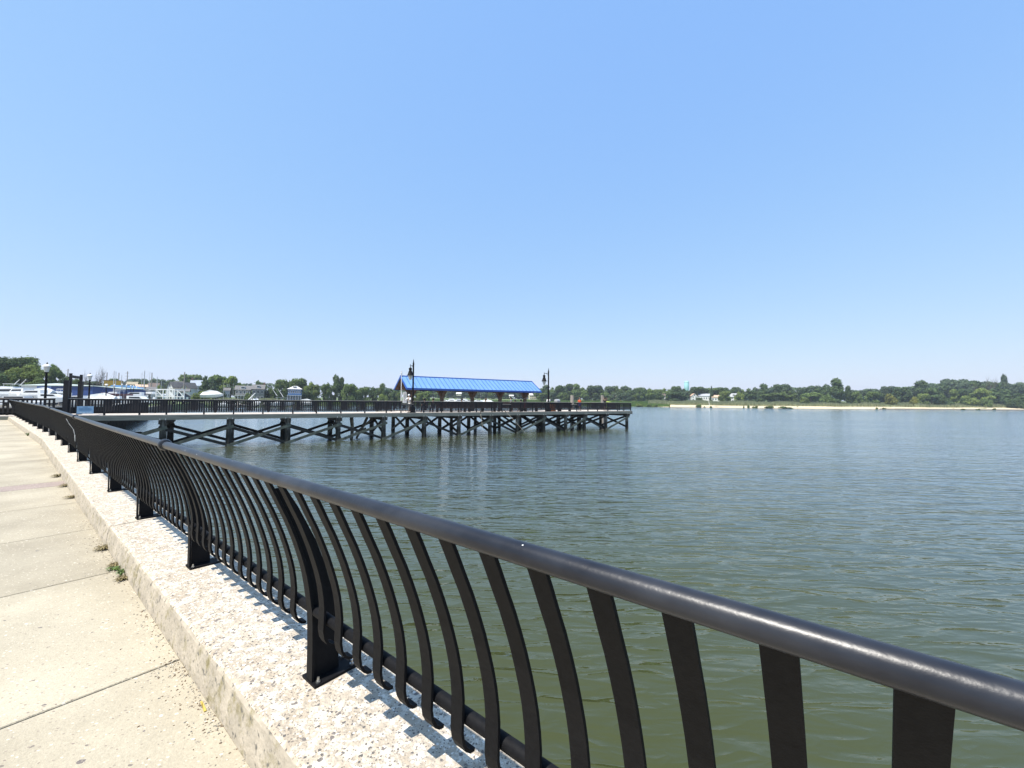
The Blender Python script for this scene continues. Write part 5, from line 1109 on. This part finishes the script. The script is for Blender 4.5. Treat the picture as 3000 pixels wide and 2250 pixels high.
# ============================================================ BOATS
def hull(mb, L, B, H, mi=0, mi2=1, n=12):
    st_ = []; o = len(mb.v)
    for i in range(n+1):
        f_ = i/n; x = -L/2+L*f_; b = B/2*(1-max(0, (f_-.45)/.55)**2.2)*(.92+.08*min(1, f_*4)); k = H*.42*max(0, (f_-.55)/.45)**2; sh_ = H*(.86+.22*f_**2)
        for y, z in ((0, k), (b*.72, k+H*.16+.02), (b*.9, k*.6+H*.42), (b, sh_), (b*.93, sh_+.02), (b*.9, sh_-.18), (0, sh_-.16)): mb.v.append((x, y, z))
    m_ = 7
    for s in (1, -1):
        if s == -1:
            o2 = len(mb.v)
            for v in list(mb.v[o:o+(n+1)*m_]): mb.v.append((v[0], -v[1], v[2]))
        oo = o if s == 1 else o2
        for i in range(n):
            for k in range(m_-1):
                mb.f.append((oo+i*m_+k, oo+(i+1)*m_+k, oo+(i+1)*m_+k+1, oo+i*m_+k+1)); mb.m.append(mi2 if k == 0 else mi)
        mb.f.append(tuple(oo+k for k in range(m_))); mb.m.append(mi)
antif = mat('antifouling_paint', (.04, .06, .12), None, 3, .8); antir = mat('dark_red_hull', (.09, .03, .04), None, 3, .6)
def boat(kind, L, bottom=None, hullm=None, stands=True):
    B = L*.33; H = L*.17+.3; t = bpy.data.objects.new('boat', None); COL.objects.link(t)
    q = MB(); hull(q, L, B, H); ob('hull', q.mesh('hull', [hullm or gel, bottom or antif], True, 30), t)
    if kind in ('cruiser', 'fly'):
        q = MB(); q.prism([(-L*.28, 0, H*.9), (L*.30, 0, H*.98), (L*.16, 0, H*.9+L*.13), (-L*.28, 0, H*.9+L*.15)], (0, -B*.36, 0), (0, B*.36, 0)); c = ob('cabin', q.mesh('cabin', gel), t)
        q = MB(); q.prism([(-L*.2, 0, H*.9+L*.065), (L*.2, 0, H*.9+L*.06), (L*.135, 0, H*.9+L*.115), (-L*.2, 0, H*.9+L*.12)], (0, -B*.365, 0), (0, B*.365, 0)); ob('window', q.mesh('window', dglass), c)
        if kind == 'fly':
            q = MB(); q.prism([(-L*.22, 0, H*.9+L*.151), (L*.10, 0, H*.9+L*.135), (L*.04, 0, H*.9+L*.19), (-L*.22, 0, H*.9+L*.18)], (0, -B*.3, 0), (0, B*.3, 0)); ob('flybridge', q.mesh('flybridge', gel), t)
            q = MB(); q.box((-L*.1, 0, H*.9+L*.25), (L*.22, B*.55, .08)); 
            for x in (-L*.19, -L*.01):
                for y in (-B*.25, B*.25): q.tube([(x, y, H*.9+L*.18), (x, y, H*.9+L*.25)], .03, 4)
            ob('hardtop', q.mesh('hardtop', gel), t)
    if kind == 'wrapped':
        q = MB(); q.prism([(-L*.49, 0, H*.8), (L*.50, 0, H*1.0), (L*.2, 0, H*.95+L*.16), (-L*.15, 0, H*.95+L*.21), (-L*.46, 0, H*.9+L*.12)], (0, -B*.1, 0), (0, B*.1, 0))
        q.add([(-L*.49, -B*.5, H*.8), (L*.3, -B*.45, H*.95), (L*.5, 0, H*1.05), (L*.3, B*.45, H*.95), (-L*.49, B*.5, H*.8), (L*.2, 0, H*.95+L*.165), (-L*.15, 0, H*.95+L*.215), (-L*.46, 0, H*.9+L*.125)], [(0, 1, 5, 6, 7), (1, 2, 5), (2, 3, 5), (3, 4, 7, 6, 5), (4, 0, 7)])
        ob('cover', q.mesh('cover', canvas if L > 5 else white), t)
    if kind == 'open':
        q = MB(); q.box((0, 0, H*1.1+.2), (L*.14, B*.35, .9), top=(.7, .9)); c = ob('console', q.mesh('console', gel), t)
        q = MB(); q.box((0, 0, H+2.0), (L*.26, B*.6, .07))
        for x in (-L*.1, L*.1):
            for y in (-B*.25, B*.25): q.tube([(x, y, H*.9), (x*.9, y, H+2)], .03, 4)
        ob('t_top', q.mesh('t_top', canvas), t)
    if kind in ('open', 'cruiser', 'wrapped'):
        q = MB(); q.box((-L*.53, 0, H*.8), (L*.06, .4, .9)); q.box((-L*.54, 0, H*.35), (.2, .12, .9)); ob('outboard', q.mesh('outboard', dglass), t)
    if kind == 'sail':
        q = MB(); q.prism([(-L*.1, 0, H*.9), (L*.22, 0, H*.95), (L*.18, 0, H*1.2), (-L*.1, 0, H*1.25)], (0, -B*.22, 0), (0, B*.22, 0)); ob('cabin', q.mesh('cabin', gel), t)
        q = MB(); q.tube([(L*.08, 0, H), (L*.08, 0, H+L*(1.25 if not stands else .85))], [.07, .04], 6); q.tube([(L*.08, 0, H+1), (-L*.35, 0, H+.95)], .05, 5); q.tube([(L*.08-.01, -B*.3, H+L*.6), (L*.08-.01, B*.3, H+L*.6)], .025, 4); mo = ob('mast', q.mesh('mast', mat('aluminium', (.5, .5, .5), None, 3, .4)), t)
        q = MB()
        for a in ((L*.49, 0, H*1.05), (-L*.48, 0, H*.9)): q.tube([a, (L*.08, 0, H+L*(1.24 if not stands else .84))], .012, 3)
        ob('rigging', q.mesh('rigging', steel), mo)
    if stands:
        q = MB(); 
        for x in (-L*.3, L*.05, L*.3):
            for s in (-1, 1): q.tube([(x, s*B*.55, -1.1), (x, s*B*.33, H*.3)], .05, 5)
            q.box((x, 0, -.5), (.25, .5, 1.2))
        ob('stand', q.mesh('stand', greyt), t)
    return t
BP = {}
def place(kind, L, px, Y, zb, rz, label, group=None, **k):
    key = (kind, L, k.get('stands', True), k.get('bottom') is None, k.get('hullm') is None)
    loc = (gx(px, Y), Y, zb)
    if key not in BP:
        t = boat(kind, L, **k); BP[key] = t
    else: t = dup(BP[key], label)
    t.location = loc; t.rotation_euler = (0, 0, rz); t['label'] = label; t['category'] = 'boat'
    if group: t['group'] = group
    return t
YG = 'boats laid up in the yard'
place('fly', 9.5, 18, 96, 2.6, pi+.15, 'large white flybridge cruiser at the far left of the boat yard', YG)
place('cruiser', 7.5, 62, 88, 3.0, pi-.2, 'white cabin boat in front of the flybridge cruiser', YG)
place('cruiser', 6.5, 100, 84, 2.9, pi+.1, 'white boat with dark bottom just left of the nearest park lamp', YG)
place('wrapped', 7.0, 118, 92, 3.0, pi-.1, 'boat under a peaked pale cover behind the nearest park lamp', YG)
place('cruiser', 6.0, 150, 80, 2.3, .2, 'white boat right of the nearest park lamp', YG)
place('fly', 7.5, 170, 98, 2.3, pi+.3, 'white flybridge boat left of the heavy gateway post', YG)
place('open', 5.5, 185, 86, 2.2, .1, 'open white boat with a top beside the heavy gateway post', YG)
place('cruiser', 6.5, 217, 82, 1.8, pi+.1, 'white cabin boat seen through the gateway frame', YG)
place('wrapped', 6.0, 246, 84, 1.4, .2, 'boat under a pale cover left of the second park lamp', YG)
place('cruiser', 6.0, 262, 88, 1.6, pi-.15, 'white boat behind the second park lamp', YG)
place('wrapped', 8.0, 288, 86, 1.4, pi, 'boat under a long grey canvas cover right of the second park lamp', YG)
place('wrapped', 4.6, 300, 76, 2.2, .1, 'small boat under a bright white cover in front of the grey covered one', YG)
place('sail', 7.0, 338, 108, 3.4, pi+.1, 'sailing boat with a dark red hull in the yard', YG, hullm=antir)
place('cruiser', 6.5, 362, 118, 3.6, .1, 'white motor boat behind the dark red sailing boat', YG)
place('open', 5.5, 350, 92, 2.0, pi, 'low white open boat by the thin lamp posts', YG)
place('cruiser', 6.0, 396, 112, 3.2, pi+.3, 'white motor boat right of the blue tarpaulins', YG)
place('cruiser', 6.5, 404, 92, 1.9, .05, 'dark windowed white motor boat at the quay edge', YG)
place('sail', 7.6, 418, 128, 3.6, pi-.1, 'white sailing boat on stands, left of the two by the white boat lift', YG)
place('sail', 7.8, 442, 126, 3.6, pi+.1, 'white sailing boat on stands, right of the two by the white boat lift', YG)
place('open', 5.0, 452, 110, 2.0, .2, 'small white open boat in front of the two sailing boats', YG)
place('wrapped', 9.0, 622, 178, 3.8, .02, 'long boat under a grey green cover standing on the quay', None)
WG = 'boats lying at the wooden docks'
place('sail', 7.0, 658, 172, .1, pi, 'sailing boat at the dock with its mast left of the others', WG, stands=False)
place('sail', 7.0, 678, 176, .1, .2, 'sailing boat at the dock, tallest mast in front of the grey houses', WG, stands=False)
place('sail', 6.0, 700, 178, .1, pi-.2, 'sailing boat at the dock in front of the white porch', WG, stands=False)
place('fly', 9.5, 748, 172, .3, -.7, 'white sport fishing boat with a tall tower in front of the second shingle house', WG, stands=False)
place('cruiser', 8.0, 800, 178, .4, pi, 'white cruiser at the dock left of the two outrigger boats', WG, stands=False)
place('open', 8.0, 817, 170, .7, .8, 'white outrigger boat at the dock, left one of two', WG, stands=False)
place('open', 8.0, 832, 171, .7, .8, 'white outrigger boat at the dock, right one of two', WG, stands=False)
place('wrapped', 7.5, 893, 186, .9, pi, 'white covered boat at the right end of the wooden docks', WG, stands=False)
rr = random.Random(31)
for i, px in enumerate((1302, 1314, 1326, 1337, 1347, 1358, 1378, 1392, 1404, 1416, 1428)):
    k = ['cruiser', 'open', 'fly', 'cruiser', 'fly', 'fly', 'cruiser', 'open', 'cruiser', 'cruiser', 'wrapped'][i]
    place(k, 10.5 if k == 'fly' else 9.6, px, 322+rr.uniform(-6, 6), 1.3, rr.uniform(-.4, .4)+(pi if i % 2 else 0), 'white boat at the far moorings seen under the blue roof, %s from the left' % ORD[i], 'white boats at the far moorings', stands=False)
place('sail', 11, 1405, 300, 1.0, .2, 'far sailing boat whose single mast rises under the blue roof', None, stands=False)
# outriggers and slanting poles
def pole_thing(name, label, cat, a, b, r, mtl, group=None, n=6):
    q = MB(); a, b = Vector(a), Vector(b); q.tube([(0, 0, 0), (b-a)*.5, b-a], [r, r*.8, r*.5], n); return thing(name, label, cat, a, me=q.mesh(name, mtl), group=group)
for i, (x0, y0, x1, y1, Y, lab) in enumerate(((40, 1128, 57, 1112, 96, 'left outrigger pole slanting above the flybridge cruiser'), (60, 1128, 76, 1112, 96, 'right outrigger pole slanting above the flybridge cruiser'), (812, 1160, 798, 1139, 170, 'outrigger pole slanting left from the left outrigger boat'), (830, 1163, 814, 1139, 171, 'outrigger pole slanting left from the right outrigger boat'), (728, 1172, 748, 1152, 171, 'thick pale boom slanting up beside the tower of the sport fishing boat'))):
    pole_thing('outrigger_pole', lab, 'pole', at(x0, y0, Y), at(x1, y1, Y), .09 if i < 4 else .3, white)
# docks with piles
dk = thing('wooden_dock', 'wooden dock with pale piles in front of the shingle and blue houses', 'dock', (gx(560, 172), 172, 0)); q = MB(); x0 = gx(560, 172); x1 = gx(905, 184)
q.beam((0, 0, 1.3), (x1-x0, 10, 1.3), 2.2, .25); ob('deck', q.mesh('deck', deckm), dk)
q = MB(); q.tube([(0, 0, -.5), (0, 0, 2.9)], .18, 7); pm_ = q.mesh('pile', greyt); rr = random.Random(9)
for i in range(46): ob('pile', pm_, dk, T3((x1-x0)*i/45, 10*i/45-1.3+rr.uniform(-2, 1), rr.uniform(-.5, .35)))
# white boat lift
bl = thing('boat_lift', 'white steel travelling boat lift frame beside the docks', 'boat lift', (gx(456, 120), 120, 1.95)); Wl = gx(512, 120)-gx(456, 120); Hl = zz(484, 1141, 120)-1.95
q = MB()
for y in (0, 3.5):
    q.beam((0, y, Hl), (Wl, y, Hl), .18, .28); q.beam((Wl*.0+.05, y, Hl*.55), (Wl, y, Hl*.5), .14, .2)
    q.beam((.05+y*.0+(Wl-.1)*(y > 0), 0, Hl+.01), (.05+(Wl-.1)*(y > 0), 3.5, Hl+.01), .14, .2)
    for x in (.1, Wl*.38, Wl*.62, Wl-.1): q.box((x, y, Hl/2), (.2, .2, Hl-.02), 0)
    q.beam((.2, y, Hl*.95), (Wl*.37, y, Hl*.5), .12, .18); q.beam((Wl*.63, y, Hl*.95), (Wl*.97, y, Hl*.5), .12, .18)
ob('frame', q.mesh('frame', white), bl)
q = MB()
for x in (.1, Wl-.1):
    for y in (0, 3.5): q.tube([(x, y-.2, .4), (x, y+.2, .4)], .4, 12)
ob('wheels', q.mesh('wheels', black), bl)
# masts and utility poles
for px, y0, y1, Y, w_, lab in ((303, 1094, 1135, 150, .16, 'slim pale mast left of the yellow building'), (334, 1092, 1130, 150, .14, 'thin mast in front of the left half of the yellow building'), (340, 1088, 1130, 152, .14, 'thin mast in front of the middle of the yellow building'), (357, 1098, 1130, 150, .14, 'thin mast right of the yellow building'), (424, 1086, 1132, 140, .2, 'tallest pale mast standing over the low wooded rise'), (461, 1104, 1142, 140, .16, 'shorter mast over the right of the low wooded rise'), (473, 1115, 1140, 140, .12, 'shortest mast left of the white boat lift')):
    pole_thing('mast', lab, 'mast', (gx(px-3, Y), Y, 2), at(px, y0, Y), w_, mat('aluminium', (.45, .46, .46), None, 3, .5))
for px, y0, Y, lab, cr_ in ((195, 1081, 230, 'utility pole with crossarms left of the gateway frame', 1), (310, 1091, 230, 'utility pole at the left end of the yellow building', 0), (345, 1092, 230, 'utility pole before the right end of the yellow building', 0), (370, 1088, 235, 'utility pole with several crossarms right of the yellow building', 1), (442, 1092, 215, 'thick utility pole in front of the low wooded rise', 0), (538, 1090, 168, 'tall dark flag pole in front of the big full tree', 0)):
    t = thing('utility_pole', lab, 'pole', (gx(px, Y), Y, 1.9)); H = zz(px, y0, Y)-1.9
    q = MB(); q.tube([(0, 0, 0), (0, 0, H)], [.28, .18], 8); ob('shaft', q.mesh('shaft', greyt), t)
    if cr_:
        for k in range(3): q = MB(); q.box((0, -.2, H-1-k*1.8), (2.4, .12, .14)); ob('crossarm', q.mesh('crossarm', greyt), t)
# park lamps with lantern heads
def park_lamp(px, ytop, Y, label, first=None):
    H = 4.4; zt = zz(px, ytop, Y); loc = (gx(px, Y), Y, zt-H)
    if first: return dup(first, label, loc)
    t = thing('park_lamp', label, 'street lamp', loc, 0, 'park lamps with lantern heads')
    q = MB(); q.lathe((0, 0, 0), [(.18, 0), (.18, .3), (.12, .45), (.085, .6), (.075, 3.2), (.06, 3.45), (.12, 3.5), (.13, 3.56)], 12); ob('post', q.mesh('post', black, True), t)
    q = MB(); q.lathe((0, 0, 0), [(.12, 3.57), (.2, 4.02)], 6); lo = ob('lantern', q.mesh('lantern', lampglass), t)
    q = MB(); q.lathe((0, 0, 0), [(.27, 4.03), (.26, 4.08), (.14, 4.2), (.05, 4.24)], 12); ob('cap', q.mesh('cap', white, True), lo)
    q = MB(); q.lathe((0, 0, 0), [(.06, 4.24), (.05, 4.3), (.01, 4.4)], 8); q.lathe((0, 0, 0), [(.07, 3.57), (.05, 3.75)], 8); ob('finial', q.mesh('finial', black), lo)
    return t
p1 = park_lamp(132.5, 1061, 34, 'nearest park lamp with a white capped lantern at the left')
park_lamp(260.5, 1092, 47, 'second nearest park lamp, right of the timber gateway', p1)
for i, (px, yt, Y) in enumerate(((310, 1122, 76), (334, 1124, 84), (356, 1122, 80), (369, 1124, 84), (382, 1126, 88), (390, 1127, 92), (399, 1130, 98), (440, 1150, 118), (461, 1150, 124))):
    if i == 0: park_lamp(px, yt, Y, 'park lamp along the far quay, first from the left after the two nearest', p1); continue
    Y = 104+i*3; o = dup(p1, 'park lamp along the far quay, %s from the left after the two nearest' % ORD[i], (gx(px, Y), Y, 1.93)); k = (zz(px, yt, Y)-1.93)/4.4; o.scale = (.75, .75, k)
# car
cm = mat('white_car_paint', (.72, .73, .74), None, 3, .3); ca = thing('parked_car', 'white car parked beyond the end of the promenade railing', 'car', (gx(67, 62), 62, 2.1), .25)
q = MB(); q.prism([(-2.2, 0, .35), (2.2, 0, .35), (2.25, 0, .8), (1.2, 0, 1.0), (-2.15, 0, 1.05), (-2.25, 0, .7)], (0, -.85, 0), (0, .85, 0)); ob('body', q.mesh('body', cm), ca)
q = MB(); q.prism([(-1.9, 0, 1.0), (1.15, 0, 1.0), (.45, 0, 1.62), (-1.7, 0, 1.62)], (0, -.74, 0), (0, .74, 0)); c = ob('cabin', q.mesh('cabin', dglass), ca)
q = MB(); q.box((-.6, 0, 1.65), (2.3, 1.5, .09)); 
for x in (-1.8, .62): q.box((x, 0, 1.4), (.14, 1.5, .45))
ob('roof', q.mesh('roof', cm), ca)
q = MB(); q.tube([(0, -.1, 0), (0, .1, 0)], .33, 14); wm = q.mesh('wheel', black)
for x in (-1.4, 1.4):
    for y in (-.8, .8): ob('wheel', wm, ca, T3(x, y, .33))
# channel marker post and small sign on the marsh
pole_thing('marker_post', 'thin white marker post standing in the reeds above the beach', 'post', (gx(2078, 345), 345, 1.2), (gx(2076, 345), 345, 8), .18, white)
hzm = bpy.data.materials.new('haze'); hzm.use_nodes = True; n, L, b_ = nodes(hzm); n.remove(b_)
pv = N(n, 'ShaderNodeVolumePrincipled'); pv.inputs['Color'].default_value = (.80, .88, 1, 1); pv.inputs['Density'].default_value = .0002; pv.inputs['Anisotropy'].default_value = .2
L.new(pv.outputs[0], n['Material Output'].inputs['Volume'])
q = MB(); q.box((0, 1050, 31), (5000, 2900, 66)); struct('haze', q.mesh('haze', hzm), 'stuff')
print('objects', len(bpy.data.objects), 'trees', NT_[0])
